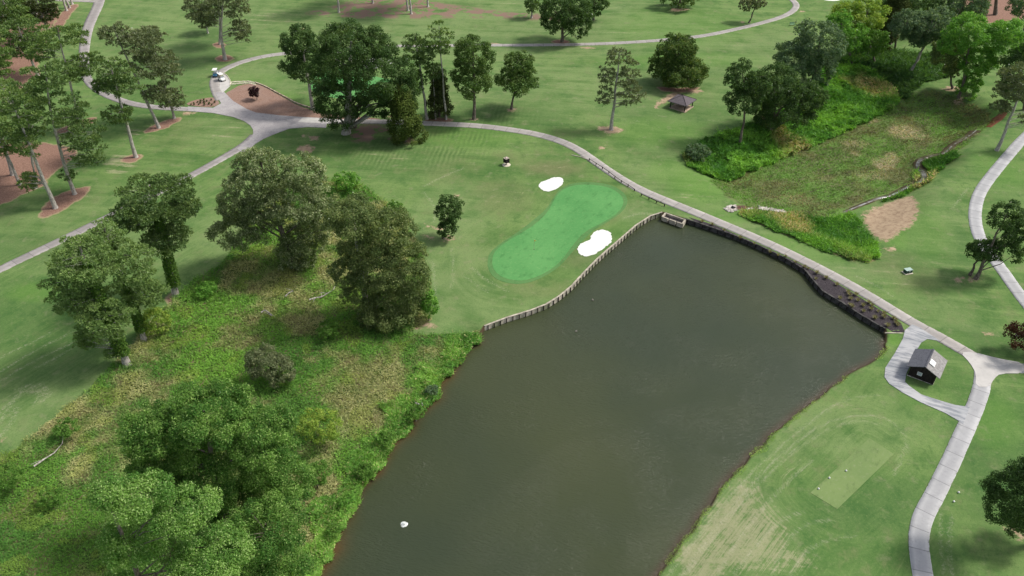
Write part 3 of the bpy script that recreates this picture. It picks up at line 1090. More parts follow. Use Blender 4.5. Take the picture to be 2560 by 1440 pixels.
PATH_MAIN = [(2452, 902), (2400, 872), (2340, 838), (2290, 812), (2245, 785), (2200, 757), (2130, 715), (2050, 672), (1980, 637), (1910, 604), (1840, 574), (1780, 549),
             (1720, 524), (1660, 500), (1615, 481), (1575, 461), (1522, 428), (1480, 398), (1440, 371), (1400, 352), (1340, 335), (1280, 325), (1200, 315), (1130, 311),
             (1055, 308), (980, 305), (900, 304), (830, 304), (770, 302)]
PATH_LOOP = [(552, 250), (541, 230), (534, 205), (546, 182), (580, 164), (620, 150), (670, 139), (720, 133), (800, 125), (900, 118), (1000, 115), (1100, 114), (1200, 113), (1300, 113),
             (1400, 112), (1500, 110), (1600, 105), (1700, 97), (1760, 90), (1820, 78), (1880, 64), (1940, 48), (1975, 34), (1992, 18), (1988, 5), (1965, -10), (1920, -25)]
PATH_LEFT = [(500, 275), (440, 272), (380, 268), (330, 260), (290, 248), (255, 232), (228, 212), (213, 190), (210, 160), (210, 130), (213, 100), (219, 72), (230, 45), (243, 20), (250, -2), (258, -30)]
PATH_TL = [(100, -2), (160, 1), (200, 2), (245, 4)]
PATH_SW = [(640, 338), (615, 361), (580, 382), (540, 405), (490, 433), (443, 457), (380, 490), (277, 540), (200, 578), (120, 617), (60, 645), (0, 674), (-80, 712)]
PATH_RIGHT = [(2640, 280), (2600, 310), (2556, 348), (2530, 378), (2490, 425), (2455, 470), (2440, 505), (2436, 547), (2446, 590), (2470, 630), (2500, 667), (2553, 743), (2600, 800)]
PATH_SE = [(2456, 915), (2457, 960), (2443, 1005), (2420, 1060), (2397, 1110), (2375, 1160), (2352, 1206), (2332, 1247), (2310, 1285), (2298, 1325), (2296, 1360), (2300, 1393), (2307, 1440), (2325, 1530)]
PATH_E = [(2440, 893), (2490, 912), (2530, 919), (2580, 924), (2660, 935)]
strip("cart_path", PATH_MAIN, 2.35, M['path'], .050)
strip("cart_path", PATH_LOOP, [2.6, 2.5, 2.2, 2.1, 2.1, 2.1, 2.1, 2.1, 2.1], M['path'], .058)
strip("cart_path", PATH_LEFT, [2.4, 2.4, 2.4, 2.8, 3.2, 3.3, 3.3], M['path_far'], .062)
strip("cart_path", PATH_TL, 2.6, M['path'], .066)
strip("cart_path", PATH_SW, [2.8, 2.2, 2.2, 2.2, 2.2, 2.2], M['path_far'], .070)
strip("cart_path", PATH_RIGHT, 2.35, M['path_near'], .050)
strip("cart_path", PATH_SE, 2.3, M['path_near'], .054)
strip("cart_path", PATH_E, 2.3, M['path_near'], .058)
sheet("path_junction", gpoly([(470, 267), (533, 270), (553, 259), (538, 232), (560, 230), (583, 253), (617, 273), (640, 282), (700, 289), (753, 293), (820, 296), (815, 320), (770, 318), (723, 322),
                              (683, 337), (658, 348), (640, 359), (625, 371), (607, 383), (592, 372), (612, 358), (626, 346), (633, 335), (633, 325), (626, 314), (610, 303), (583, 293), (533, 283), (470, 278)]), .085, M['plaza'])
sheet("path_slab", gpoly([(757, 294), (860, 299), (860, 311), (745, 306)]), .092, M['apron'])
sheet("path_apron", gpoly([(549, 205), (560, 184), (568, 190), (578, 207), (575, 216), (556, 233), (549, 222)]), .092, M['apron'], .5)
sheet("path_junction", gpoly([(2400, 882), (2430, 880), (2500, 898), (2560, 908), (2560, 934), (2500, 934), (2484, 948), (2474, 968), (2438, 968), (2440, 935), (2425, 908)], 1), .080, M['apron'])
sheet("path_loop", gpoly([(2262, 826), (2257, 847), (2237, 883), (2213, 920), (2211, 943), (2223, 960), (2253, 980), (2303, 1007), (2363, 1033), (2397, 1053), (2408, 1062), (2424, 1018), (2387, 1013), (2353, 1003),
                          (2303, 987), (2272, 965), (2262, 955), (2266, 933), (2285, 895), (2293, 873), (2303, 857), (2318, 848), (2350, 853), (2300, 820), (2280, 812)]), .076, M['loop'], .7)
sheet("putting_green_collar", chaikin(GREEN, 0) + (GREEN - GREEN.mean(0)) / np.linalg.norm(GREEN - GREEN.mean(0), axis=1)[:, None] * 1.1, .02, M['collar'])
sheet("putting_green", GREEN, .035, M['green'])
BUNK1 = gpoly([(1345, 465), (1350, 456), (1368, 451), (1383, 443), (1402, 443), (1410, 452), (1405, 463), (1390, 472), (1375, 479), (1358, 478)], 2)
BUNK2 = gpoly([(1443, 622), (1448, 611), (1463, 604), (1478, 598), (1477, 589), (1486, 580), (1505, 574), (1522, 578), (1530, 592), (1528, 606), (1514, 618), (1497, 629), (1480, 638), (1460, 642), (1447, 636)], 2)
def ragged(p, k=.16, sd=1):
    q = np.random.default_rng(sd)
    out = []
    for a, b in zip(p, np.roll(p, -1, axis=0)):
        n = max(1, int(np.linalg.norm(b - a) / .45))
        for i in range(n):
            out.append(a + (b - a) * i / n + q.normal(0, k, 2))
    return np.array(out)


sheet("sand_bunker", ragged(BUNK1, .10), .045, M['sand'], .5)
sheet("sand_bunker", ragged(BUNK2, .10, 2), .045, M['sand'], .5)
sheet("putting_green", gpoly([(770, 205), (800, 175), (870, 168), (930, 190), (1000, 205), (1020, 225), (1000, 245), (920, 250), (820, 245), (780, 230)], 2), .035, M['green'])
sheet("sand_bunker", gpoly(ell(842, 128, 16, 6), 2), .045, M['sand'], .6)
sheet("sand_bunker", gpoly([(905, 150), (940, 142), (975, 148), (985, 158), (960, 165), (925, 176), (905, 168)], 2), .045, M['sand'], .6)
sheet("sand_bunker", gpoly([(2035, -14), (2080, -20), (2105, -6), (2098, 3), (2060, 2)], 2), .045, M['sand'], .6)
sheet("tee_box", TEE, .03, M['tee'])
BED = gpoly([(560, 235), (585, 222), (600, 212), (640, 209), (668, 221), (690, 234), (720, 250), (745, 264), (775, 274), (800, 283), (880, 292), (950, 296), (950, 303), (840, 300), (753, 294), (700, 290), (640, 283), (617, 274), (583, 254)], 1)
sheet("mulch_bed", BED, .045, M['mulch'], .8)
sheet("mulch_bed", gpoly([(462, 262), (480, 252), (510, 246), (535, 243), (545, 252), (550, 259), (533, 268), (500, 267)], 1), .045, M['mulch'], .8)
DAMBED = gpoly([(1722, 543), (1790, 564), (1850, 591), (1920, 622), (1990, 655), (2060, 690), (2130, 731), (2200, 775), (2252, 808), (2262, 830), (2235, 832), (2212, 831)]
               + []) 
_dambk = POND[N_WALL + N_P + N_E:]
_c = POND.mean(0)
_off = np.array([p + .28 * (p - _c) / np.linalg.norm(p - _c) for p in _dambk])
DAMBED = np.vstack([DAMBED[:-1], _off[1:-1]])
sheet("dam_mulch_bed", DAMBED, .03, M['mulch_dark'], .8)

# ------------------------------------------------------------------ foliage generators


def unit(a):
    return a / np.maximum(np.linalg.norm(a, axis=1), 1e-9)[:, None]


def leafquads(P, N, size, aspect=.55, rs=None):
    n = len(P)
    rs = rs or rng
    N = unit(N)
    a = unit(np.cross(N, rs.normal(size=(n, 3))))
    b = np.cross(N, a)
    s = (size * rs.uniform(.7, 1.35, n))[:, None] / 2
    V = np.stack([P - a * s, P - b * s * aspect, P + a * s, P + b * s * aspect], 1).reshape(-1, 3)
    F = np.arange(n * 4).reshape(n, 4)
    return V, F


def ellipsoids(base, boxes, r_):
    """boxes in photo pixels -> (centre, radii) standing in the plane of the tree's base"""
    out = []
    for k, (x0, y0, x1, y1) in enumerate(boxes):
        y = base[1]
        c = aty((x0 + x1) / 2, (y0 + y1) / 2, y)
        dep = depth_of(c)
        rx = (x1 - x0) / 2 * dep / FPX
        hh = (y1 - y0) / 2 * dep / FPX
        al = math.atan2(CAMZ - c[2], c[1])
        ry = rx
        q = hh * hh - (ry * math.sin(al)) ** 2
        rz = math.sqrt(q) / math.cos(al) if q > 0 else 0
        rz = max(rz, .38 * rx)
        if rz == .38 * rx:
            ry = max(min(ry, hh / max(math.sin(al), .2) * .95), .5 * rx)
        if k:
            dy = r_.uniform(-.35, .35) * min(rx, 3.0)
            c2 = aty((x0 + x1) / 2, (y0 + y1) / 2, y + dy)
            c = c2
        c[2] = max(c[2], base[2] + rz * .75)
        out.append((c, np.array([rx, ry, rz])))
    return out


def fib(n, r_):
    i = np.arange(n) + .5
    ph = np.arccos(1 - 2 * i / n)
    th = math.pi * (1 + 5 ** .5) * i + r_.uniform(0, 6)
    return np.stack([np.sin(ph) * np.cos(th), np.sin(ph) * np.sin(th), np.cos(ph)], 1)


PAL = {
    # base, alt, tip, tip probability
    'oak': ((.034, .072, .020), (.058, .098, .030), (.13, .17, .085), .08),
    'oak_dark': ((.026, .056, .020), (.044, .082, .028), (.10, .13, .08), .05),
    'oak_olive': ((.066, .098, .048), (.108, .150, .076), (.32, .36, .26), .28),
    'oak_brown': ((.054, .086, .036), (.088, .124, .050), (.22, .25, .13), .16),
    'lush': ((.045, .110, .022), (.075, .155, .035), (.16, .22, .08), .08),
    'poplar': ((.048, .120, .028), (.105, .195, .050), (.28, .39, .19), .18),
    'big_oak': ((.032, .088, .020), (.082, .162, .038), (.24, .34, .14), .15),
    'yellow': ((.09, .165, .032), (.145, .215, .046), (.25, .28, .08), .12),
    'bright': ((.055, .145, .028), (.09, .20, .040), (.18, .28, .08), .1),
    'grey': ((.065, .090, .050), (.095, .120, .072), (.21, .22, .15), .14),
    'bluegrey': ((.045, .085, .050), (.070, .115, .070), (.16, .20, .14), .12),
    'magnolia': ((.032, .066, .020), (.060, .100, .030), (.14, .16, .06), .12),
    'cedar': ((.030, .052, .014), (.050, .076, .020), (.09, .11, .03), .1),
    'cedar_dark': ((.026, .040, .016), (.04, .055, .02), (.07, .08, .03), .06),
    'pine': ((.040, .080, .030), (.070, .118, .040), (.14, .19, .07), .12),
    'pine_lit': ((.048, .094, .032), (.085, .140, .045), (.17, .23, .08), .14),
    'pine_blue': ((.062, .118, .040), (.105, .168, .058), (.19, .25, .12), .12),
    'pine_grey': ((.062, .088, .048), (.09, .115, .065), (.15, .17, .1), .1),
    'maroon': ((.010, .004, .007), (.018, .007, .011), (.03, .012, .018), .1),
    'red': ((.022, .012, .008), (.040, .020, .014), (.06, .03, .02), .1),
    'ivy': ((.035, .085, .018), (.07, .13, .03), (.12, .18, .05), .08),
}


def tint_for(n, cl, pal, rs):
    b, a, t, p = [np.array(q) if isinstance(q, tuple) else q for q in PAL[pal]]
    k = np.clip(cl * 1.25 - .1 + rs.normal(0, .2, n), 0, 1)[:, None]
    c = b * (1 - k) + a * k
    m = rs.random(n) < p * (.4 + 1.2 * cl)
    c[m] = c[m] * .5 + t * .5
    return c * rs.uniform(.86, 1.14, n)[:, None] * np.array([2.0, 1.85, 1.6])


def crown(base, ells, style, pal, leaf, rs, dens=1.0, clump=None):
    """returns verts, faces, tint, clump centres"""
    Vs, Fs, Ts, CC = [], [], [], []
    off = 0
    for ei, (c, r) in enumerate(ells):
        rm = float(np.mean(r))
        if style == 'pine':
            rc = clump or float(np.clip(rm * .25, .5, 1.35))
            nc = int(np.clip(1.3 * dens * (rm / rc) ** 2.2, 8, 220))
            d = fib(nc, rs)
            rad = rs.uniform(.25, 1.0, nc) ** .55
            cen = c + d * r * (rad * .95)[:, None]
            flat = .32
        elif style == 'cone':
            rc = clump or float(np.clip(rm * .26, .4, 1.2))
            nc = int(np.clip(9 * dens * (rm / rc) ** 2, 20, 260))
            t = rs.random(nc) ** .8
            az_ = rs.uniform(0, 6.283, nc)
            prof = ((1 - t) ** .6 * .8 + .1) * (1 + .28 * np.sin(az_ * 2 + t * 9) * np.cos(az_ * 3 - t * 5)) * rs.uniform(.6, 1.1, nc)
            cen = c + np.stack([np.cos(az_) * prof * r[0], np.sin(az_) * prof * r[1], (-1 + 2 * t) * r[2]], 1)
            flat = .9
        else:
            rc = (clump or float(np.clip(rm * .21, .38, 1.2))) * 1.0
            nc = int(np.clip(4.4 * dens * (rm / rc) ** 2, 14, 560))
            d = fib(nc, rs)
            d = unit(d + rs.normal(0, .2, d.shape))
            keep = (d[:, 2] > -.55) | (rs.random(nc) < .45)
            d = d[keep]
            nc = len(d)
            rad = rs.uniform(.55, 1.06, nc)
            cen = c + d * (r - rc * .45).clip(.2) * rad[:, None]
            flat = .8
        if len(ells) > 1:
            inn = np.zeros(nc, bool)
            for ej, (c2, r2) in enumerate(ells):
                if ej != ei:
                    q = (((cen - c2) / r2) ** 2).sum(1)
                    inn |= q < .38
            if style == 'pine':
                inn &= rs.random(nc) < .5
            cen = cen[~inn]
            nc = len(cen)
        cen = cen[cen[:, 2] > base[2] + .15]
        nc = len(cen)
        if nc == 0:
            continue
        CC.append(cen)
        rcs = rc * rs.uniform(.55, 1.4, nc)
        cl = rs.random(nc) * .75 + .12
        if style == 'pine':
            nt = np.maximum(8, (2.6 * rcs ** 2 / (leaf * 1.15) ** 2 * 4.2).astype(int))
            ci = np.repeat(np.arange(nc), nt)
            n = len(ci)
            d = unit(rs.normal(size=(n, 3)))
            d[:, 2] = np.abs(d[:, 2]) * 1.0 - .18
            d = unit(d)
            tp = cen[ci] + d * np.stack([rcs, rcs, rcs * flat], 1)[ci] * rs.uniform(.55, 1.05, n)[:, None]
            k = 6
            P = np.repeat(tp, k, axis=0)
            out = unit(np.repeat(d, k, axis=0) * .8 + np.array([0, 0, .45]) + rs.normal(0, .75, (n * k, 3)))
            L = leaf * rs.uniform(.7, 1.25, n * k)[:, None]
            side = unit(np.cross(out, rs.normal(size=(n * k, 3)))) * leaf * .16
            V = np.stack([P - side * .6, P + out * L * .55 - side, P + out * L, P + out * L * .55 + side], 1).reshape(-1, 3)
            F = np.arange(n * k * 4).reshape(-1, 4)
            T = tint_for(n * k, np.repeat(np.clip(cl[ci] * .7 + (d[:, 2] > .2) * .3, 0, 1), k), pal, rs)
            # tufts facing up get a lighter tint: light from above put into the colour
        else:
            la = leaf * leaf * .42
            nl = np.maximum(14, (dens ** .3 * 1.25 * 6.28 * rcs ** 2 * .8 / la).astype(int))
            ci = np.repeat(np.arange(nc), nl)
            n = len(ci)
            d = unit(rs.normal(size=(n, 3)))
            outw = unit((cen - c) / r + np.array([0, 0, .35]))[ci]
            fl = (d * outw).sum(1) < -.25
            d[fl] *= -1
            P = cen[ci] + d * np.stack([rcs, rcs, rcs * flat], 1)[ci] * (rs.uniform(.12, 1.25, n) ** .6)[:, None]
            N = d + rs.normal(0, .65, (n, 3)) + np.array([0, 0, .25])
            V, F = leafquads(P, N, leaf, .6, rs)
            T = tint_for(n, cl[ci], pal, rs)
        Vs.append(V)
        Fs.append(F + off)
        Ts.append(T)
        off += len(V)
    return np.vstack(Vs), np.vstack(Fs), np.vstack(Ts), np.vstack(CC)


NLEAF = [0]


def tree(name, label, cat, bpx, boxes, pal, style='broad', bark='bark_oak', group=None, tr=.35, dens=1.0, leafk=1.0, clump=None,
         ivy=False, fork=None, seed=None, limbs=14, hide_trunk=False, crown_name='crown', trunk_top=.8):
    seed = seed if seed is not None else int(bpx[0] * 13 + bpx[1] * 7) & 0xffff
    rs = np.random.default_rng(seed)
    r_ = random.Random(seed)
    base = gp(*bpx)
    ells = ellipsoids(base, boxes, r_)
    dep = depth_of(base)
    leaf = float(np.clip(dep * (.0022 if style != 'pine' else .0034), .17, 1.1)) * leafk
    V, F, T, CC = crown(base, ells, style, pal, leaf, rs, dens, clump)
    NLEAF[0] += len(F)
    root = empty(name, base)
    tag(root, label, cat, group)
    me = fastmesh(crown_name, V - base, F, T)
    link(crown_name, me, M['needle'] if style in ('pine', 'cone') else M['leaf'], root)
    # trunk
    top_c, top_r = max(ells, key=lambda e: e[0][2] + e[1][2])
    low = min(e[0][2] - e[1][2] for e in ells)
    c0 = np.mean([e[0] for e in ells], axis=0)
    topz = top_c[2] + top_r[2] * trunk_top if style != 'broad' else top_c[2] + top_r[2] * .35
    topp = np.array([top_c[0], top_c[1], topz])
    if fork is None:
        bend = base + (topp - base) * .5 + np.array([r_.uniform(-.3, .3), r_.uniform(-.3, .3), 0])
    else:
        bend = np.array(aty(fork[0], fork[1], base[1]))
    n = 9
    pts = []
    for i in range(n):
        t = i / (n - 1)
        p = base * (1 - t) ** 2 + bend * 2 * t * (1 - t) + topp * t * t
        p = p + np.array([math.sin(i * 1.9 + seed) * .10, math.cos(i * 2.3 + seed) * .10, 0]) * (i > 0)
        pts.append(p - base)
    pts[0][2] = -.35
    rad = [tr * (1.0 - .75 * (i / (n - 1)) ** .9) for i in range(n)]
    rad[0] = tr * 1.5
    mb = MB()
    mb.tube([tuple(p) for p in ([pts[0]] + [np.array([0, 0, .35])] + pts[1:])], [rad[0], tr * 1.12] + rad[1:], 9)
    pts = np.array(pts)
    # limbs
    hi = CC[rs.permutation(len(CC))[:limbs if style == 'broad' else min(len(CC), int(limbs * 3.5))]] - base
    for q in hi:
        zt = q[2] - np.linalg.norm(q[:2]) * (.55 if style == 'broad' else .12) - .3
        zt = float(np.clip(zt, (low - base[2]) * .6 if style == 'broad' else (low - base[2]) * .8, pts[-1][2] * .97))
        zt = max(zt, .5)
        k = int(np.clip(np.searchsorted(pts[:, 2], zt), 1, n - 1))
        f = (zt - pts[k - 1][2]) / max(pts[k][2] - pts[k - 1][2], .01)
        s0 = pts[k - 1] * (1 - f) + pts[k] * f
        rr = rad[k] * (.45 if style == 'broad' else .22)
        L = np.linalg.norm(q - s0)
        m1 = s0 + (q - s0) * .45 + np.array([0, 0, (.10 if style == 'broad' else .03) * L]) + rs.normal(0, .05 * L, 3)
        mb.tube([tuple(s0), tuple(m1), tuple(q)], [rr, rr * .6, .03], 5, False)
    if not hide_trunk:
        mb.build('trunk', M[bark], root, smooth_=True)
    if ivy:
        nI = 5200
        t = rs.uniform(.15, .88, nI)
        ip = base[None] * ((1 - t) ** 2)[:, None] + bend[None] * (2 * t * (1 - t))[:, None] + topp[None] * (t * t)[:, None]
        az_ = rs.uniform(0, 6.283, nI)
        dd = np.stack([np.cos(az_), np.sin(az_), np.zeros(nI)], 1)
        ip = ip + dd * (tr * rs.uniform(1.0, 2.3, nI) * (1 - .45 * t))[:, None]
        V, F = leafquads(ip, dd + rs.normal(0, .5, (nI, 3)), .3, .7, rs)
        link('ivy', fastmesh('ivy', V - base, F, tint_for(nI, rs.uniform(.1, .8, nI), 'ivy', rs)), M['leaf'], root)
    return root


def pine(label, bpx, boxes, pal='pine', group=None, **k):
    k.setdefault('bark', 'bark_pine')
    k.setdefault('tr', .38)
    return tree('pine_tree', label, 'pine tree', bpx, boxes, pal, 'pine', group=group, **k)


def broad(label, bpx, boxes, pal='oak', group=None, name='broadleaf_tree', cat='tree', **k):
    return tree(name, label, cat, bpx, boxes, pal, 'broad', group=group, **k)


def bush(label, bpx, boxes, pal='lush', group=None, name='shrub', cat='shrub', **k):
    k.setdefault('tr', .08)
    k.setdefault('limbs', 6)
    return tree(name, label, cat, bpx, boxes, pal, 'broad', group=group, crown_name='foliage', **k)


# ------------------------------------------------------------------ trees
GL = 'pines of the left grove'
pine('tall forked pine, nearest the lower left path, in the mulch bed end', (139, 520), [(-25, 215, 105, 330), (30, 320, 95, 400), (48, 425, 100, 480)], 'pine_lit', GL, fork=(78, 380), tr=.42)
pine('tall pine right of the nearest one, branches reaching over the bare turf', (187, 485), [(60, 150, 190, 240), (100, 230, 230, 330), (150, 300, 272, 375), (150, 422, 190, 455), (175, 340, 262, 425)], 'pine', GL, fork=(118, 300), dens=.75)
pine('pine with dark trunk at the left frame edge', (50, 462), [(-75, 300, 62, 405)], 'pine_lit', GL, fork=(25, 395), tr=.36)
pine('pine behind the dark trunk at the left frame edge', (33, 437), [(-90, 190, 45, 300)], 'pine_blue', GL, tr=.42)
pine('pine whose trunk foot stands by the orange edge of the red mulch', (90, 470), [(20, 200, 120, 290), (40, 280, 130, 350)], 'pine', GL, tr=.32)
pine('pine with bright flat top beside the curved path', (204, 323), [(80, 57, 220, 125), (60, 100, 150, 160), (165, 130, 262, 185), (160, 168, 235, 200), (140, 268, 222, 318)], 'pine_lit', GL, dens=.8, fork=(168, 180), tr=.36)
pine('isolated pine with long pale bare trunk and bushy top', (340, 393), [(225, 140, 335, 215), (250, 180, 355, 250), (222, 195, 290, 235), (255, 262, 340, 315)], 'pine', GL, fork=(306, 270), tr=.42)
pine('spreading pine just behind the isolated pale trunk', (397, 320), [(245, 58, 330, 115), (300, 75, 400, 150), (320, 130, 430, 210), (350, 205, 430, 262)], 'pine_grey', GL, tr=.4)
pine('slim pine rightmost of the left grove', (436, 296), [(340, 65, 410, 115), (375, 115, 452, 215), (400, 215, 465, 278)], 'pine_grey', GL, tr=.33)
GF = 'pines of the dense wood in the top left corner'
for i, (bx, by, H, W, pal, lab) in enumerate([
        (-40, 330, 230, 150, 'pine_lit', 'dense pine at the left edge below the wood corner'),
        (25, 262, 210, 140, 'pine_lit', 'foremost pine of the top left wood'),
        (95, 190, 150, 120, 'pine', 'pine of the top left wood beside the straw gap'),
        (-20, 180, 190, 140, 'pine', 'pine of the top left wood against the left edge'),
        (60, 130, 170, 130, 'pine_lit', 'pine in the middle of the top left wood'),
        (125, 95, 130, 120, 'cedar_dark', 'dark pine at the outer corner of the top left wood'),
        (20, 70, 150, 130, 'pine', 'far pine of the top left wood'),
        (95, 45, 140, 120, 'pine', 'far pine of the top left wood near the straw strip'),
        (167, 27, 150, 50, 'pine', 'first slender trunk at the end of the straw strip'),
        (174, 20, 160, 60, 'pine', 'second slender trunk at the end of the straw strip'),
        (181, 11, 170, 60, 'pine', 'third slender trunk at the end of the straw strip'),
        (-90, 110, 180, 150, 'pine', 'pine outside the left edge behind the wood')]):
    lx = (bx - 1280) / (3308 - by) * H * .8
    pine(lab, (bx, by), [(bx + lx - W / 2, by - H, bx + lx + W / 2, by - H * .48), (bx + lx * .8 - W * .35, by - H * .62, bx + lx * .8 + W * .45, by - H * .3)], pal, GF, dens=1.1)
pine('tall pine over the fairway with a mulch ring at its foot', (563, 149), [(455, -30, 560, 60), (530, -45, 625, 55), (575, 45, 630, 112), (480, 20, 545, 75)], 'pine_grey', fork=(540, 60), tr=.5, bark='bark_pale')
pine('second trunk close behind the tall fairway pine', (550, 111), [(500, -80, 605, 10)], 'pine_grey', tr=.36, bark='bark_pale')
pine('small pine left behind the tall fairway pine', (520, 83), [(482, 5, 545, 60)], 'pine', tr=.25)
GT = 'pines with only their trunks in view at the top edge'
for bx, by, lab in [(847, 31, 'leftmost bare trunk at the top edge in the thin straw'), (932, 8, 'second bare trunk from the left at the top edge'),
                    (1020, 27, 'left one of two close bare trunks at the top edge'), (1028, 35, 'right one of two close bare trunks at the top edge'), (1070, 17, 'rightmost bare trunk at the top edge')]:
    pine(lab, (bx, by), [(bx - 75, by - 200, bx + 45, by - 110)], 'pine', GT, dens=.8, tr=.36, bark='bark_pale')
pine('small narrow pine at the end of the top straw strip', (1329, 45), [(1312, -25, 1346, 34)], 'pine', tr=.3)
broad('round dark oak above the far path', (1405, 105), [(1343, -25, 1480, 60), (1352, 20, 1420, 85), (1400, 15, 1487, 92)], 'oak_dark', name='oak_tree', cat='oak', tr=.5)
broad('oak half hidden behind the round dark oak', (1483, 50), [(1450, -30, 1520, 38)], 'oak_dark', name='oak_tree', cat='oak', tr=.4)
broad('flat spreading tree cut by the top edge', (1697, 20), [(1650, -45, 1755, 18)], 'oak', tr=.5)
broad('thin grey tree beside the far path bend', (1873, 57), [(1848, -8, 1890, 30), (1872, -18, 1920, 22)], 'grey', tr=.3, dens=.8)
# the middle stand
broad('huge dark oak overhanging the path', (866, 333), [(775, 58, 985, 190), (860, 115, 1045, 250), (780, 185, 890, 325), (890, 215, 1020, 300), (965, 180, 1050, 290), (770, 110, 900, 220)], 'oak_dark', name='oak_tree', cat='oak', tr=.95, bark='bark_pale', dens=.9)
broad('second thick trunk close behind the huge oak, pale leaved', (884, 318), [(800, 60, 900, 150), (920, 200, 1010, 270)], 'oak', name='oak_tree', cat='oak', tr=.7, dens=.6)
broad('high crowned oak standing in the red mulch', (783, 274), [(703, 62, 800, 150), (707, 125, 850, 215)], 'oak_dark', name='oak_tree', cat='oak', tr=.5, bark='bark_pine')
tree('cedar_tree', 'olive cedar below the huge oak', 'cedar', (1013, 354), [(968, 228, 1052, 360)], 'cedar', 'cone', tr=.3)
pine('pine with rounded dark crown right of the huge oak', (1067, 298), [(1000, 82, 1080, 160), (1022, 155, 1062, 235), (1030, 110, 1092, 165)], 'pine', tr=.36, bark='bark_pale')
pine('thin pine between its two taller neighbours', (1089, 298), [(1058, 150, 1110, 205)], 'pine', tr=.22)
pine('tallest thin pine of the three in one mulch strip', (1115, 299), [(1065, 60, 1132, 125), (1080, 105, 1125, 140)], 'pine_lit', tr=.3, bark='bark_pale', dens=.7)
tree('cedar_tree', 'dark cedar behind the three thin pines', 'cedar', (1099, 291), [(1068, 185, 1128, 292)], 'cedar_dark', 'cone', tr=.25)
broad('upright broadleaf tree on the near side of the fairway', (1185, 298), [(1128, 90, 1238, 190), (1125, 150, 1235, 245)], 'oak', tr=.42)
broad('smaller tree with vase shaped crown next to the mown patch', (1279, 273), [(1258, 127, 1335, 195), (1240, 160, 1350, 238)], 'oak', tr=.3)
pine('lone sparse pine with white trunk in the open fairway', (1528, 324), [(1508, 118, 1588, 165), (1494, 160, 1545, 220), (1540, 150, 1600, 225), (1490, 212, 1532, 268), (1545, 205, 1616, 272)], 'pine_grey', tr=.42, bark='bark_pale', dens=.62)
tree('magnolia_tree', 'broad dense magnolia behind the shelter', 'magnolia', (1692, 214), [(1645, 85, 1745, 165), (1620, 125, 1766, 222)], 'magnolia', 'broad', tr=.5, dens=1.35)
broad('small ivy covered tree beside the green', (1108, 596), [(1088, 487, 1160, 560), (1094, 540, 1145, 598)], 'oak_dark', tr=.22, leafk=1.0, limbs=8)
tree('maple_tree', 'dark purple ornamental maple in the red mulch', 'maple', (643, 250), [(620, 217, 649, 243)], 'maroon', 'broad', tr=.08, limbs=6, leafk=.8)
# centre left trees
broad('silver tipped oak with wide crown on the weedy bank', (735, 668), [(590, 365, 710, 450), (560, 405, 700, 500), (700, 385, 820, 470), (640, 440, 830, 560), (530, 520, 680, 625), (700, 545, 825, 640), (735, 650, 800, 735), (600, 470, 740, 580), (745, 480, 860, 600), (690, 600, 770, 690), (540, 470, 640, 560)], 'oak_olive', name='oak_tree', cat='oak', tr=.6, dens=.95)
broad('brownish oak with exposed pale fork, nearest the pond corner', (925, 800), [(805, 480, 960, 600), (900, 515, 1040, 640), (960, 590, 1080, 790), (840, 560, 970, 680), (850, 680, 960, 775), (900, 700, 1060, 830), (895, 790, 965, 850), (870, 600, 1020, 740), (820, 640, 900, 720)], 'oak_brown', name='oak_tree', cat='oak', tr=.55, dens=.95, bark='bark_pale')
bush('bright green bush under the brownish oak', (1073, 802), [(1050, 722, 1095, 802)], 'bright')
pine('dense dark pine with ivy on its trunk by the field edge', (440, 738), [(285, 430, 485, 560), (268, 500, 400, 590), (400, 485, 512, 560), (350, 550, 475, 640)], 'pine', ivy=True, tr=.55, dens=1.5, fork=(425, 660))
pine('largest ivy trunk pine at the edge of the lower left field', (318, 912), [(130, 575, 290, 720), (125, 660, 250, 790), (190, 720, 330, 860), (190, 810, 240, 880), (260, 860, 310, 900)], 'pine_blue', ivy=True, tr=.55, dens=1.5, fork=(285, 830))
pine('pine crowding behind the largest ivy trunk pine', (360, 850), [(225, 548, 310, 640), (260, 600, 400, 720), (300, 690, 420, 780)], 'pine_blue', ivy=True, tr=.42, dens=1.2, fork=(340, 780))
bush('yellow green bush right of the twin ivy trunks', (400, 835), [(355, 762, 425, 845)], 'yellow', dens=.8)
bush('grey green shrub alone among the weeds', (690, 962), [(615, 862, 700, 955), (660, 885, 742, 965)], 'grey')
broad('largest dark green oak of the near thicket', (560, 1330), [(300, 1000, 480, 1150), (390, 955, 640, 1120), (560, 1000, 745, 1160), (420, 1080, 640, 1290), (600, 1120, 780, 1290), (320, 1100, 470, 1240), (500, 1180, 720, 1330)], 'big_oak', name='oak_tree', cat='oak', tr=.6, dens=1.3)
bush('small yellow tipped tree right of the near thicket', (800, 1110), [(745, 1018, 850, 1112)], 'yellow', dens=.8, name='small_tree', cat='tree')
bush('small bushy tree at the right rim of the near thicket', (795, 1220), [(755, 1148, 825, 1216)], 'lush', name='small_tree', cat='tree')
broad('pale tufted tree at the lower left of the near thicket', (400, 1580), [(275, 1180, 430, 1300), (250, 1270, 420, 1420), (380, 1210, 550, 1340), (420, 1320, 620, 1480), (260, 1400, 420, 1520), (230, 1200, 300, 1260), (380, 1400, 520, 1520)], 'poplar', name='ash_tree', cat='ash tree', tr=.4, dens=1.2, clump=.85)
broad('low rounded tree between the near thicket and the pond', (650, 1500), [(560, 1240, 770, 1400), (620, 1350, 790, 1460), (480, 1380, 700, 1520), (560, 1320, 700, 1420)], 'big_oak', tr=.4, dens=1.3, clump=1.0)
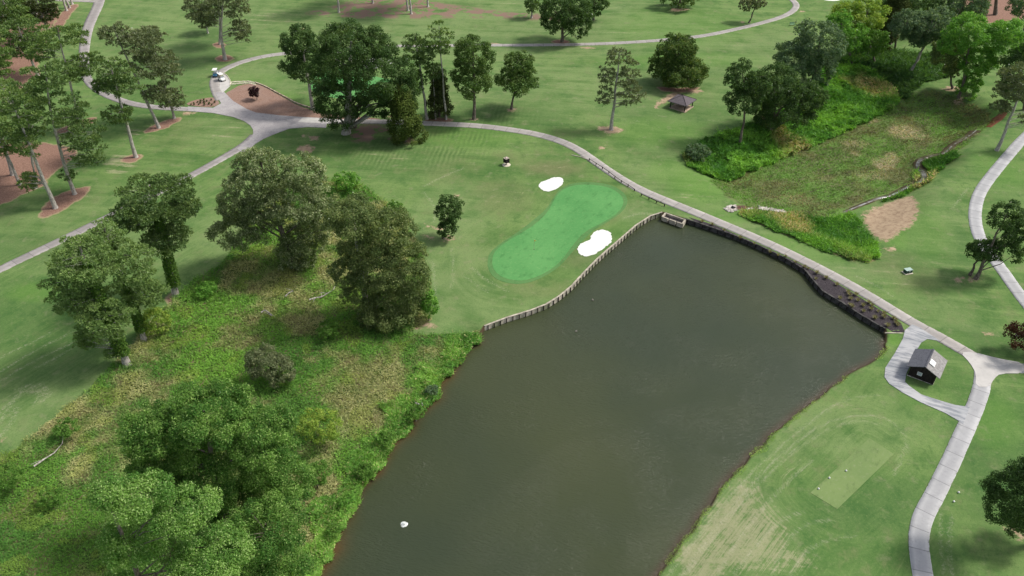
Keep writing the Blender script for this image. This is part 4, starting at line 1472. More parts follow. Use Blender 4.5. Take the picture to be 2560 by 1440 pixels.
# right side
broad('leaning dark oak over the vine slope', (1847, 366), [(1812, 150, 1895, 235), (1812, 215, 1905, 292), (1860, 175, 1930, 260)], 'oak_dark', name='oak_tree', cat='oak', tr=.35, fork=(1870, 290))
broad('wide dark cedar oak filling the slope top', (1925, 338), [(1880, 160, 2010, 270), (1890, 210, 2045, 330), (1990, 200, 2068, 290), (1870, 250, 1960, 322)], 'oak_dark', name='oak_tree', cat='oak', tr=.55)
broad('grey leaved oak above the vine slope', (2030, 215), [(1980, 45, 2115, 160), (1935, 95, 2060, 190), (2000, 120, 2090, 215)], 'bluegrey', name='oak_tree', cat='oak', tr=.5)
broad('yellow green tree in the upper right wood', (2175, 138), [(2110, -10, 2215, 80), (2080, 5, 2160, 60)], 'yellow', tr=.5)
broad('bright green tree just below the yellow one', (2130, 165), [(2062, 25, 2130, 95), (2090, 60, 2170, 150)], 'bright', tr=.4)
broad('mid green tree right of the yellow one', (2185, 160), [(2150, 70, 2218, 140)], 'lush', tr=.35)
broad('umbrella shaped grey green tree over the dark gully', (2275, 182), [(2225, 25, 2320, 95), (2285, 20, 2392, 105), (2250, 60, 2350, 115)], 'bluegrey', tr=.5, dens=1.1, bark='bark_pine')
broad('dark tree behind the umbrella shaped one', (2265, 80), [(2205, -60, 2345, 45)], 'oak_dark', tr=.5)
broad('dark tree left behind the umbrella shaped one', (2225, 110), [(2200, -20, 2260, 80)], 'oak_dark', tr=.5)
tree('cedar_tree', 'narrow black green conifer beside the umbrella shaped tree', 'cedar', (2236, 128), [(2204, -45, 2264, 112)], 'cedar_dark', 'cone', tr=.3)
broad('blue green tree at the top right', (2400, 85), [(2335, -50, 2475, 62)], 'bluegrey', tr=.5)
broad('dark tree with black trunk at the top right', (2487, 37), [(2420, -190, 2570, -50)], 'oak_dark', tr=.6)
broad('dark tree in the top right corner', (2560, 85), [(2525, -35, 2625, 55)], 'bluegrey', tr=.5)
broad('bright leaning tree at the mown hollow', (2392, 258), [(2455, 45, 2565, 150), (2365, 35, 2470, 130), (2400, 110, 2495, 190), (2395, 180, 2452, 250), (2350, 80, 2420, 140)], 'bright', tr=.5, fork=(2420, 190))
broad('brown flecked tree behind the bright leaning one', (2380, 222), [(2325, 90, 2400, 170), (2360, 150, 2400, 195)], 'oak_brown', tr=.3)
broad('dark tree at the right frame edge behind the grey pine', (2560, 275), [(2505, 105, 2620, 240), (2500, 180, 2560, 250)], 'oak_dark', tr=.45)
pine('grey needled pine leaning over the right path', (2492, 376), [(2500, 155, 2620, 225), (2480, 195, 2565, 262), (2478, 250, 2530, 285), (2555, 268, 2610, 330)], 'pine_grey', tr=.4, fork=(2535, 280), bark='bark_pine', dens=.9)
broad('dark oak by the right path, right trunk of the pair', (2440, 697), [(2470, 498, 2555, 590), (2490, 560, 2575, 665), (2520, 520, 2590, 620)], 'oak_dark', name='oak_tree', cat='oak', tr=.35, dens=.85, fork=(2465, 640))
broad('dark oak by the right path, left trunk of the pair', (2425, 688), [(2420, 590, 2500, 665)], 'oak_dark', name='oak_tree', cat='oak', tr=.26)
tree('plum_tree', 'dark red tree at the right edge near the junction', 'plum tree', (2595, 890), [(2515, 805, 2660, 885)], 'red', 'broad', tr=.3)
broad('dark green tree cut by the lower right edge', (2590, 1365), [(2467, 1160, 2600, 1330), (2540, 1105, 2680, 1280), (2500, 1260, 2640, 1352)], 'oak_dark', tr=.5)
bush('rounded dark bush at the foot of the vine slope', (1755, 402), [(1712, 358, 1775, 402)], 'bluegrey')
for i, (x, y, rx, pal, lab) in enumerate([
        (820, 845, 30, 'lush', 'dark bush below the brownish oak'), (515, 742, 26, 'bright', 'bright bush at the field edge by the ivy pine'),
        (865, 480, 34, 'bright', 'bright brush right behind the silver tipped oak'), (985, 540, 26, 'lush', 'green brush at the upper edge of the brownish oak'),
        (1040, 1050, 26, 'lush', 'dense shrub overhanging the pond bank, upper'), (1078, 990, 18, 'bluegrey', 'small blue green shrub at the upper pond bank'),
        (965, 1115, 26, 'lush', 'rounded shrub on the pond bank, second from top'), (915, 1195, 26, 'lush', 'leafy shrub on the pond bank midway down'),
        (870, 1270, 24, 'bright', 'light green shrub on the lower pond bank'), (835, 1340, 22, 'lush', 'leafy shrub on the lowest stretch of pond bank'),
        (165, 1090, 30, 'lush', 'pale green bush low among the left weeds'), (15, 1225, 46, 'lush', 'leafy bush cut by the left edge'),
        (125, 1265, 30, 'lush', 'green bush among the tan weeds, lower left'), (1290, 0, 1, '', '')]):
    if rx > 1:
        bush(lab, (x, y), [(x - rx, y - rx * 1.5, x + rx, y)], pal, 'loose shrubs among the weeds', dens=.9)
print("tree faces", NLEAF[0])

# ------------------------------------------------------------------ undergrowth
CREEK = [(2110, 530), (2140, 518), (2165, 508), (2195, 496), (2225, 490), (2250, 478), (2270, 466), (2290, 460), (2305, 452), (2312, 440), (2304, 428), (2292, 415), (2297, 402), (2315, 393), (2340, 388), (2360, 384), (2372, 372),
         (2385, 360), (2405, 350), (2425, 338), (2440, 326)]


UG = np.array([2.2, 2.1, 2.1])


def undergrowth(name, label, cat, polys, n, hmax, leaf, colfn, seed=3, hscale=5.0, blades=.3, mat='weed', hfn=None, avoid=None):
    rs = np.random.default_rng(seed)
    lo = np.min([p.min(0) for p in polys], axis=0)
    hi = np.max([p.max(0) for p in polys], axis=0)
    lo = np.maximum(lo, [-130, 42])
    hi = np.minimum(hi, [180, 290])
    out = np.zeros((0, 2))
    while len(out) < n:
        q = rs.uniform(lo, hi, (n * 2, 2))
        d = depth_of(np.array([q[:, 0], q[:, 1], 0 * q[:, 0]]))
        near_ = np.clip((95.0 / d) ** 1.6, .12, 1.6)
        inside_ = np.zeros(len(q), bool)
        if avoid is not None:
            near_ = near_ * (line_d(q, avoid) > .75 + .5 * vnoise(q[:, 0], q[:, 1], 3, 8))
        for p in polys:
            inside_ |= poly_sd(q, p) + (vnoise(q[:, 0], q[:, 1], 1.5, 5) - .5) * 1.5 < 0
        q = q[inside_ & (rs.random(len(q)) < near_ / 1.6)]
        out = np.vstack([out, q])
    q = out[:n]
    hb = vnoise(q[:, 0], q[:, 1], hscale, seed, 3)
    hb2 = vnoise(q[:, 0], q[:, 1], 1.3, seed + 9, 2)
    hh = hmax * (np.clip((hb - .3) * 1.6, .06, 1) * .65 + .35 * hb2)
    if hfn is not None:
        hh *= hfn(q)
    sdw = poly_sd(q, POND)
    z = np.where(sdw < 0, WATER_Z, hgt(q))
    U = rs.random(n) ** .45
    P = np.column_stack([q, z + hh * U + .03])
    d = depth_of(P.T)
    sz = leaf * np.clip(d / 100.0, .8, 2.6)
    e_ = .5
    gx_ = (vnoise(q[:, 0] + e_, q[:, 1], hscale * .55, seed, 3) - vnoise(q[:, 0] - e_, q[:, 1], hscale * .55, seed, 3)) / (2 * e_)
    gy_ = (vnoise(q[:, 0], q[:, 1] + e_, hscale * .55, seed, 3) - vnoise(q[:, 0], q[:, 1] - e_, hscale * .55, seed, 3)) / (2 * e_)
    N = rs.normal(0, .33, (n, 3)) + np.array([.1, 0, .9]) - np.stack([gx_, gy_, gx_ * 0], 1) * (2.2 + 1.2 * hmax)
    V, F = leafquads(P, N, 1.0, .6, rs)
    ctr = np.repeat(P, 4, axis=0)
    V = ctr + (V - ctr) * np.repeat(sz, 4)[:, None]
    m = rs.random(n) < blades
    nb_ = int(m.sum())
    if nb_:
        pb = P[m].copy()
        lean = rs.normal(0, .8, (nb_, 3))
        lean[:, 2] = .55
        lean = unit(lean)
        L = (sz[m] * rs.uniform(1.2, 2.6, nb_))[:, None]
        side = unit(np.cross(lean, rs.normal(size=(nb_, 3)))) * sz[m][:, None] * .13
        Vb = np.stack([pb - side, pb + lean * L * .5 - side * .8, pb + lean * L, pb + lean * L * .5 + side], 1)
        V.reshape(n, 4, 3)[m] = Vb
    T = np.clip(colfn(q, m, rs) * UG, 0, .8)
    me = fastmesh(name, V, F, T)
    o = link(name, me, M[mat])
    tag(o, label, cat, kind="stuff")
    return o


def mixc(a, b, k):
    return np.array(a)[None] * (1 - k[:, None]) + np.array(b)[None] * k[:, None]


def col_wild(q, blade, rs):
    x, y = q[:, 0], q[:, 1]
    lush = soft_set(q, WILD_LUSH)
    tan_ = soft_set(q, WILD_TAN)
    n1 = vnoise(x, y, 7, 11, 3)
    n2 = vnoise(x, y, 2.2, 12, 3)
    n3 = vnoise(x, y, 11, 31, 2)
    k = np.clip(.38 + (n1 - .5) * 2.4 + (n2 - .5) * 1.6 + tan_ * .62 - lush * .75, 0, 1)
    k = np.clip(.5 + (k - .5) * 1.5 + rs.normal(0, .16, len(k)), 0, 1)
    gcol = mixc((.048, .118, .024), (.100, .200, .034), np.clip((n3 - .3) * 1.6 + rs.normal(0, .18, len(x)) + lush * .3, 0, 1))
    tcol = mixc((.125, .150, .055), (.225, .225, .115), np.clip(n2 * 1.2 - .2 + rs.normal(0, .25, len(x)), 0, 1))
    c = gcol * (1 - k[:, None]) + tcol * k[:, None]
    yel = (vnoise(x, y, 3.5, 77, 2) > .66)
    c[yel] = c[yel] * .65 + np.array([.15, .19, .04]) * .35
    return c * rs.uniform(.75, 1.25, len(x))[:, None]


def col_vine(q, blade, rs):
    x, y = q[:, 0], q[:, 1]
    n1 = vnoise(x, y, 5, 21, 3)
    n2 = vnoise(x, y, 1.6, 22, 2)
    c = mixc((.038, .110, .018), (.115, .235, .035), np.clip((n1 - .3) * 1.8 + rs.normal(0, .2, len(x)), 0, 1))
    k = np.clip((vnoise(x, y, 9, 25, 2) - .58) * 5, 0, 1) * (rs.random(len(x)) < .7)
    c = c * (1 - k[:, None]) + np.array([.24, .21, .10])[None] * k[:, None]
    return c * rs.uniform(.7, 1.25, len(x))[:, None]


def col_gully_shade(q, blade, rs):  # gully plants darkened: shade of the surrounding trees put into the tint
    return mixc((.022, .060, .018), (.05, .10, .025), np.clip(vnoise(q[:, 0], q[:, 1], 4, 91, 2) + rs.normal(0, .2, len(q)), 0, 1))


def col_marsh(q, blade, rs):
    x, y = q[:, 0], q[:, 1]
    n1 = vnoise(x, y, 6, 41, 3)
    dry = soft_set(q, MARSHDRY)
    c = mixc((.070, .145, .028), (.095, .095, .040), np.clip((n1 - .45) * 4 + rs.normal(0, .2, len(x)), 0, 1))
    c = c * (.55 + .9 * vnoise(x, y, 2.2, 44, 3))[:, None]
    k = np.clip(dry * 1.1 - .2, 0, 1) * (rs.random(len(x)) < .6)
    c = c * (1 - k[:, None]) + np.array([.34, .27, .18])[None] * k[:, None]
    return c * rs.uniform(.7, 1.25, len(x))[:, None]


def col_bank(q, blade, rs):
    x, y = q[:, 0], q[:, 1]
    n1 = vnoise(x, y, 3, 51, 3)
    c = mixc((.062, .150, .028), (.145, .260, .055), np.clip((n1 - .3) * 1.9 + rs.normal(0, .2, len(x)), 0, 1))
    m = rs.random(len(x)) < .08
    c[m] = np.array([.28, .27, .13])
    return c * rs.uniform(.7, 1.25, len(x))[:, None]


def col_fringe(q, blade, rs):
    return mixc((.11, .20, .04), (.22, .30, .09), np.clip(vnoise(q[:, 0], q[:, 1], 4, 71, 2) + rs.normal(0, .2, len(q)), 0, 1))


undergrowth("undergrowth", "rough weeds, vines and dry grass covering the slope left of the pond", "undergrowth", Z['wild'], 270000, .75, .27, col_wild, 3, 6.0, .45)
_w = np.array(_pp)
CKW = chaikin([gp(x, y)[:2] for x, y in CREEK], 2, False)
_n = np.array([(_w[min(i + 1, len(_w) - 1)] - _w[max(i - 1, 0)]) for i in range(len(_w))])
_n = np.stack([-_n[:, 1], _n[:, 0]], 1)
_n = _n / np.linalg.norm(_n, axis=1)[:, None]
if poly_sd((_w[5] + _n[5] * 2)[None], POND)[0] < 0:
    _n = -_n
_bandw = np.array([3.2 + 1.2 * math.sin(i * 1.3) for i in range(len(_w))])[:, None]
BANK = np.vstack([_w - _n * .55, (_w + _n * _bandw)[::-1]])
undergrowth("bank_vegetation", "dense green reeds and brambles hanging over the left pond bank", "bank plants", [BANK], 60000, 1.7, .30, col_bank, 8, 3.0, .35)
undergrowth("vine_cover", "bright green vines covering the upper right slope", "vines", Z['kudzu'], 95000, 2.1, .32, col_vine, 5, 4.0, .15)
undergrowth("gully_thicket", "undergrowth in the gully below the upper right wood, darkened as if shaded", "undergrowth", Z['gully'], 26000, 1.3, .36, col_gully_shade, 25, 4.0, .2)
undergrowth("weed_cover", "tall green weeds at the foot of the dam", "weeds", Z['weeds'] + Z['creekbank'], 30000, 1.1, .32, col_vine, 6, 4.0, .35, avoid=CKW)
undergrowth("marsh_grass", "low brown and green marsh grass in the hollow", "marsh grass", Z['marsh'], 30000, .14, .2, col_marsh, 9, 5.0, .5, avoid=CKW)
EDGE = np.vstack([np.array(_pe), [p + np.array([.0, .0]) + .45 * (p - POND.mean(0)) / np.linalg.norm(p - POND.mean(0)) for p in _pe][::-1]])
undergrowth("bank_grass", "fringe of longer light green grass along the right pond edge", "grass", [EDGE], 5000, .05, .11, col_fringe, 15, 2.0, .7)

# ------------------------------------------------------------------ creek
_ck = chaikin([gp(x, y)[:2] for x, y in CREEK], 2, False)
o = strip("creek_bank", None, [.9, 1.2, 1.8, 2.2, 1.7, 2.2, 2.8], mulch("creek_mud", (.045, .035, .02), (.10, .085, .05), (.16, .18, .09)), .03, 0, _ck)
cw = NT("creek_water", .12, .5)
cw.color(cw.mix((.27, .27, .26), (.09, .075, .055), cw.ramp(cw.noise(cw.pos(), .5, 3, .6), .35, .6)))
o = strip("creek", None, [.25, .45, .7, .9, .6, .4, .3], cw.m, .06, 0, _ck)
_rv = chaikin([gp(x, y)[:2] for x, y in [(2470, 318), (2490, 300), (2505, 288), (2515, 275)]], 1, False)
strip("creek", None, [1.2, 2.2, 1.2], noisy("red_mud", (.10, .035, .012), (.16, .06, .03), 2), .05, 0, _rv)
_dt = chaikin([gp(x, y)[:2] for x, y in [(1832, 521), (1850, 519), (1880, 520), (1910, 524), (1945, 530), (1962, 537)]], 1, False)
strip("ditch", None, [1.6, 1.4, 1.2, 1.2, 1.4], noisy("ditch_mud", (.06, .035, .025), (.16, .09, .06), 1.2), .05, 0, _dt)

# ------------------------------------------------------------------ rocks
rr_ = random.Random(5)


def rock_mesh(mb, c, r, seed):
    q = random.Random(seed)
    prof = []
    n = 7
    vs, fs = [], []
    for i, (z, k) in enumerate(((-.5, .6), (-.05, 1), (.35, .85), (.6, .35))):
        for j in range(n):
            a = 2 * math.pi * j / n
            s = r * k * q.uniform(.75, 1.2)
            vs.append((c[0] + s * math.cos(a), c[1] + s * math.sin(a) * .85, c[2] + z * r * q.uniform(.85, 1.1)))
    for i in range(3):
        for j in range(n):
            l = (j + 1) % n
            fs.append((i * n + j, i * n + l, (i + 1) * n + l, (i + 1) * n + j))
    fs.append(tuple(range(3 * n, 4 * n)))
    mb.add(vs, fs)


mb = MB()
for i in range(420):
    t = rr_.random()
    if i < 210:
        px, py = 1828 + rr_.gauss(0, 6), 521 + rr_.gauss(0, 3.2)
    elif i < 270:
        px, py = rr_.uniform(1868, 1882), rr_.uniform(522, 530)
    else:
        px = rr_.uniform(1897, 1965)
        py = 521 + (px - 1897) * .15 + rr_.gauss(0, 1.8)
    p = gp(px, py)
    rock_mesh(mb, (p[0], p[1], p[2] + .1), rr_.uniform(.12, .34), i)
o = mb.build("riprap_rocks", M['rock'])
tag(o, "loose pale riprap rocks around the drain pipe below the dam", "rocks", kind="stuff")
# culvert
p = gp(1835, 524)
q = gp(1845, 530)
dd = np.array([q[0] - p[0], q[1] - p[1]])
dd /= np.linalg.norm(dd)
cv = empty("drain_pipe", (p[0], p[1], p[2] + .2))
tag(cv, "dark mouth of a round drain pipe among the riprap", "pipe")
mb = MB()
ri, ro = .30, .38
N_ = 18
vs, fs = [], []
for (rad_, yy) in ((ro, 0), (ri, 0), (ri, -.6), (ro, -.6)):
    for k in range(N_):
        a = 2 * math.pi * k / N_
        vs.append((dd[0] * yy - dd[1] * rad_ * math.cos(a), dd[1] * yy + dd[0] * rad_ * math.cos(a), rad_ * math.sin(a)))
for i in range(4):
    for k in range(N_):
        l = (k + 1) % N_
        fs.append((i * N_ + k, i * N_ + l, ((i + 1) % 4) * N_ + l, ((i + 1) % 4) * N_ + k))
mb.add(vs, fs)
mb.build("pipe_shell", M['dark'], cv, smooth_=True)
mb = MB()
mb.add([(-dd[0] * .4 - dd[1] * ri * math.cos(2 * math.pi * k / N_), -dd[1] * .4 + dd[0] * ri * math.cos(2 * math.pi * k / N_), ri * math.sin(2 * math.pi * k / N_)) for k in range(N_)], [tuple(range(N_))])
mb.build("pipe_inside", M['siding'], cv)

# ------------------------------------------------------------------ timber bulkheads


def bulkhead(name, label, line, matw, matp, top, spacing, postgroup, cap=None):
    """line: world points of the water side face; wall stands behind it"""
    line = np.asarray(line, float)
    seg = np.linalg.norm(np.diff(line, axis=0), axis=1)
    L = np.concatenate([[0], np.cumsum(seg)])
    c0 = POND.mean(0)
    base = np.array([line[len(line) // 2][0], line[len(line) // 2][1], WATER_Z])
    root = empty(name, base)
    tag(root, label, "retaining wall")
    n = int(L[-1] / .7)
    s = np.linspace(0, L[-1], n)
    C = np.stack([np.interp(s, L, line[:, 0]), np.interp(s, L, line[:, 1])], 1)
    T = np.gradient(C, axis=0)
    T /= np.linalg.norm(T, axis=1)[:, None]
    Nn = np.stack([-T[:, 1], T[:, 0]], 1)
    if ((C[n // 2] + Nn[n // 2] - c0) ** 2).sum() < ((C[n // 2] - c0) ** 2).sum():
        Nn = -Nn
    # Nn points to the land
    q = random.Random(3)

    def band(i0, i1, z0, z1, name_, mat):
        vs, fs = [], []
        for i in range(n):
            zt = z1 + q.uniform(-.03, .03)
            for (off, z) in ((i0, z0), (i0, zt), (i1, zt), (i1, z0)):
                p = C[i] + Nn[i] * off
                vs.append((p[0] - base[0], p[1] - base[1], z - base[2]))
        for i in range(n - 1):
            for k in range(4):
                l = (k + 1) % 4
                fs.append((i * 4 + k, i * 4 + l, (i + 1) * 4 + l, (i + 1) * 4 + k))
        m_ = MB()
        m_.add(vs, fs)
        return m_.build(name_, mat, root)
    band(.02, .20, -2.2, top - .05, "planking", matw)
    band(-.03, .26, top - .045, top + .05, "cap_rail", cap or matw)
    npost = min(98, int(L[-1] / spacing))
    first = None
    for i in range(npost):
        sp = (i + .5) * L[-1] / npost
        c = np.array([np.interp(sp, L, line[:, 0]), np.interp(sp, L, line[:, 1])])
        k = min(int(sp / L[-1] * (n - 1)), n - 1)
        nn = Nn[k]
        ang = math.atan2(nn[1], nn[0])
        if first is None:
            m_ = MB()
            m_.tube([(0, 0, -2.2 - base[2]), (0, 0, top + .03 - base[2])], [.09, .08], 8)
            first = m_.build("post", matp, root)
            o_ = first
        else:
            o_ = first.copy()
            COL.objects.link(o_)
            o_.parent = root
        pp_ = c - nn * .10 - base[:2]
        o_.location = (pp_[0], pp_[1], q.uniform(-.06, .05))
        o_.rotation_euler = (q.uniform(-.04, .04), q.uniform(-.04, .04), ang)
    return root


mw = NT("mossy_timber", .9, .1)
v = mw.pos()
nz = mw.noise(v, 1.1, 5, .7)
cc = mw.mix((.42, .37, .29), (.62, .57, .48), mw.ramp(nz, .3, .7))
sx = mw.sep(v)
cc = mw.mix(cc, (.07, .12, .03), mw.math('MULTIPLY', mw.ramp(mw.noise(v, .35, 4, .7), .42, .6), .6))
mw.color(cc)
mw.bump(nz, .3, .04)
bulkhead("timber_bulkhead", "weathered pale timber bulkhead between the green and the pond", [p for p in _pw], mw.m, M['timber_dark'], .05, 1.15, None, M['timber_top'])
bulkhead("dark_bulkhead", "dark timber bulkhead along the mulched dam", [p for p in _pd], M['timber_grey'], M['timber_dark'], .05, 1.5, None, M['timber_grey'])
# low edging at the end of the dam bed
pa, pb = gp(2212, 833), gp(2262, 832)
e = empty("bed_edging", (pa[0], pa[1], pa[2]))
tag(e, "low grey edging at the end of the dam mulch bed", "edging")
mb = MB()
L_ = np.linalg.norm(pb - pa)
mb.box(((pb[0] - pa[0]) / 2, (pb[1] - pa[1]) / 2, .06), (L_, .18, .22), math.atan2(pb[1] - pa[1], pb[0] - pa[0]), .02)
mb.build("edging_board", M['timber_top'], e)

# outlet box
A, B, C_, D = [atz(x, y, .1) for x, y in ((1664, 532), (1713, 549), (1706, 559), (1656, 541))]
ctr = (A + B + C_ + D) / 4
ob = empty("outlet_box", (ctr[0], ctr[1], WATER_Z))
tag(ob, "rectangular timber outlet box at the pond corner", "outlet box")


def rel(p, z):
    return (p[0] - ctr[0], p[1] - ctr[1], z - WATER_Z)


mb = MB()
for (P_, Q_, w_) in ((A, B, .28), (B, C_, .34), (D, A, .34)):
    mid = (P_ + Q_) / 2
    l = np.linalg.norm((Q_ - P_)[:2])
    mb.box(rel(mid, -.35), (l + .1, w_, .95), math.atan2(Q_[1] - P_[1], Q_[0] - P_[0]), .03)
mb.build("frame_beam", M['timber_top'], ob)
for t0, t1 in ((0, .30), (.36, .68), (.74, 1.0)):
    P_, Q_ = D + (C_ - D) * t0, D + (C_ - D) * t1
    mid = (P_ + Q_) / 2
    mb = MB()
    mb.box(rel(mid, -.37), (np.linalg.norm((Q_ - P_)[:2]), .3, .92), math.atan2(Q_[1] - P_[1], Q_[0] - P_[0]), .03)
    mb.build("front_board", M['timber_top'], ob)
mb = MB()
mb.add([rel(A, -.30), rel(B, -.30), rel(C_, -.45), rel(D, -.45)], [(3, 2, 1, 0)])
mb.build("gravel_bed", M['mulch_dark'], ob)
hp = D + (C_ - D) * .68 + (A - D) * .45
mb = MB()
mb.lathe([(.0, .02), (.5, .02), (.55, .0), (.55, -.3), (.4, -.3)], rel(hp, -.32), 14)
mb.build("drain_opening", M['dark'], ob, smooth_=True)

# ------------------------------------------------------------------ rail fence by the path


def rail_fence(label, pts):
    pts = [gp(x, y) for x, y in pts]
    b = pts[0]
    root = empty("rail_fence", b)
    tag(root, label, "fence", "low rail fences beside the dam path")
    for i, p in enumerate(pts):
        m_ = MB()
        m_.box((p[0] - b[0], p[1] - b[1], p[2] - b[2] + .22), (.14, .14, .75), .3, .02)
        m_.build("post", M['timber_dark'], root)
    for p, q in zip(pts[:-1], pts[1:]):
        m_ = MB()
        m_.tube([tuple(p - b + [0, 0, .48]), tuple(q - b + [0, 0, .48])], .06, 6)
        m_.build("rail", M['timber_dark'], root)


rail_fence("long low wooden rail fence beside the dam path", [(1473, 402), (1490, 413), (1506, 423), (1522, 434), (1537, 446), (1553, 457), (1570, 467), (1586, 478)])
rail_fence("short low wooden rail fence near the pond corner", [(1603, 490), (1622, 499), (1641, 508), (1661, 516)])
pa, pb, pc = gp(1429, 388), gp(1452, 393), gp(1472, 401)
e = empty("edging_log", pa)
tag(e, "thin pale edging log running into the rail fence", "edging")
mb = MB()
mb.tube([(0, 0, .08), tuple(pb - pa + [0, 0, .08]), tuple(pc - pa + [0, 0, .08])], [.09, .1, .09], 7)
mb.build("log", M['timber_top'], e)

# ------------------------------------------------------------------ hut
G1, G2 = atz(2268, 938, 0), atz(2332, 963, 0)
aw = (G2 - G1) / np.linalg.norm(G2 - G1)
bw = np.array([-aw[1], aw[0], 0])
W_ = float(np.linalg.norm(G2 - G1))
L_ = 4.1
hc = (G1 + G2) / 2 + bw * L_ / 2
hz0 = float(hgt(hc[:2])[0])
hut = empty("pump_hut", (hc[0], hc[1], hz0), math.atan2(aw[1], aw[0]))
tag(hut, "small dark brown hut with grey gable roof inside the path loop", "hut")
EH, AH, OV = 1.82, 2.9, .5
hw = W_ / 2
mb = MB()
slope = (AH - EH) / (hw + OV)
yh = L_ / 2
topc = EH + slope * OV - .06
mb.add([(-hw, -yh, 0), (hw, -yh, 0), (hw, -yh, topc), (0, -yh, AH - .1), (-hw, -yh, topc),
        (-hw, yh, 0), (hw, yh, 0), (hw, yh, topc), (0, yh, AH - .1), (-hw, yh, topc)],
       [(0, 1, 2, 3, 4), (9, 8, 7, 6, 5), (1, 6, 7, 2), (5, 0, 4, 9), (2, 7, 8, 3), (3, 8, 9, 4)])
for i in range(9):   # vertical battens on the gable
    x = -hw + .2 + i * (W_ - .4) / 8
    zt = topc + (AH - .1 - topc) * (1 - abs(x) / hw) - .05
    if abs(x + .35) < .42:
        continue
    mb.box((x, -yh - .012, zt / 2), (.05, .03, zt - .02))
wall = mb.build("wall", M['siding'], hut)
mb = MB()
mb.box((0, 0, .02), (W_ + .03, L_ + .03, .16), 0, .01)
mb.build("foundation", M['rock'], hut)
for s, nm, mt in ((-1, "roof_slope", M['shingle']), (1, "roof_slope", noisy("shingle_sunlit", (.22, .21, .205), (.31, .30, .29), 3.0, .95, .1, .2, 5))):  # one slope paler, the other darker: sun and shade put into the colours
    x0, x1 = 0.0, s * (hw + OV)
    yy = yh + .35
    th = .09
    off = .0 if s < 0 else .012
    vs = [(x0 - .0, -yy, AH + off), (x1, -yy, EH + off), (x1, yy, EH + off), (x0, yy, AH + off),
          (x0, -yy, AH - th), (x1, -yy, EH - th), (x1, yy, EH - th), (x0, yy, AH - th)]
    f = [(0, 1, 2, 3), (7, 6, 5, 4), (0, 4, 5, 1), (1, 5, 6, 2), (2, 6, 7, 3)]
    if s > 0:
        pass
    else:
        f = [t[::-1] for t in f]
    mb = MB()
    mb.add(vs, f)
    r_o = mb.build(nm, mt, hut)
    r_o["label"] = "shingled roof side facing the pond, coloured darker as if shaded" if s < 0 else "roof side coloured paler as if sunlit"
mb = MB()
for i in range(16):
    mb.box((.0, -yh - .25 + i * (L_ + .5) / 15, AH + .03), (.26, .24, .035), 0, .01)
mb.build("ridge_cap", M['shingle'], hut)
# roof panel on the pale side
mb = MB()
sl = math.atan2(AH - EH, hw + OV)
cx_ = .62
mb.box((cx_, -.62, AH - slope * cx_ + .10), (.86, 1.15, .14), 0, .02, sl)
rp = mb.build("roof_hatch", M['white'], hut)
wd = empty  # window built as frame mesh with pane child
mb = MB()
for (c_, s_) in (((-.35, -yh - .05, 1.38), (.66, .07, .06)), ((-.35, -yh - .05, .86), (.66, .07, .06)), ((-.65, -yh - .05, 1.12), (.06, .07, .46)), ((-.05, -yh - .05, 1.12), (.06, .07, .46)), ((-.35, -yh - .05, 1.12), (.035, .05, .46)), ((-.35, -yh - .046, 1.12), (.54, .045, .03))):
    mb.box(c_, s_)
wf_ = mb.build("window", M['white'], hut)
mb = MB()
mb.box((-.35, -yh - .03, 1.12), (.54, .02, .46))
mb.build("pane", M['glass'], wf_)
mb = MB()
mb.box((-hw - .03, .2, .95), (.06, .95, 1.75), 0, .01)
mb.build("door", M['timber_dark'], hut)

# ------------------------------------------------------------------ shelter
pA, pB, pC = gp(1676, 269.5), gp(1707, 281), gp(1729.5, 268.5)
u1 = pA - pB
u2 = pC - pB
d1 = float(np.linalg.norm(u1[:2]))
a1 = math.atan2(u1[1], u1[0])
sc_ = pB + (u1 + u2) / 2
zz = float(hgt(sc_[:2])[0])
S1 = float((d1 + np.linalg.norm(u2[:2])) / 2)
pav = empty("shelter", (sc_[0], sc_[1], zz), math.radians(-45) + math.atan2((pC - pA)[1], (pC - pA)[0]))
tag(pav, "open shelter with brown pyramid roof beside the magnolia", "shelter")
h_ = S1 / 2
mb = MB()
mb.box((0, 0, .06), (S1 + .6, S1 + .6, .2), 0, .03)
mb.build("floor_slab", M['slab'], pav)
for sx_ in (-1, 1):
    for sy_ in (-1, 1):
        mb = MB()
        mb.box((sx_ * h_, sy_ * h_, 1.05), (.2, .2, 1.9), 0, .02)
        mb.build("post", M['timber_dark'], pav)
mb = MB()
e_ = h_ + .65
zt, zp = 1.95, 3.25
mb.add([(-e_, -e_, zt), (e_, -e_, zt), (e_, e_, zt), (-e_, e_, zt), (0, 0, zp), (-e_, -e_, zt - .14), (e_, -e_, zt - .14), (e_, e_, zt - .14), (-e_, e_, zt - .14), (0, 0, zp - .2)],
       [(0, 1, 4), (1, 2, 4), (2, 3, 4), (3, 0, 4), (0, 5, 6, 1), (1, 6, 7, 2), (2, 7, 8, 3), (3, 8, 5, 0), (6, 5, 9), (7, 6, 9), (8, 7, 9), (5, 8, 9)])
mb.build("roof", M['shingle_brown'], pav)
mb = MB()
for k in range(4):
    a = math.pi / 4 + k * math.pi / 2
    mb.tube([(e_ * 1.414 * math.cos(a), e_ * 1.414 * math.sin(a), zt + .02), (0, 0, zp + .03)], .05, 5)
mb.build("hip_ridge", M['timber_dark'], pav)
mb = MB()
mb.box((-.2, .3, .78), (2.1, .8, .07), 0, .01)
for s in (-1, 1):
    mb.box((-.2, .3 + s * .75, .48), (2.1, .28, .05), 0, .01)
    mb.box((-.2 + s * .7, .3, .46), (.09, 1.6, .07))
    mb.box((-.2 + s * .7, .3, .45), (.1, .12, .62))
pt = mb.build("picnic_table", M['timber'], None, (sc_[0], sc_[1], zz + .02))
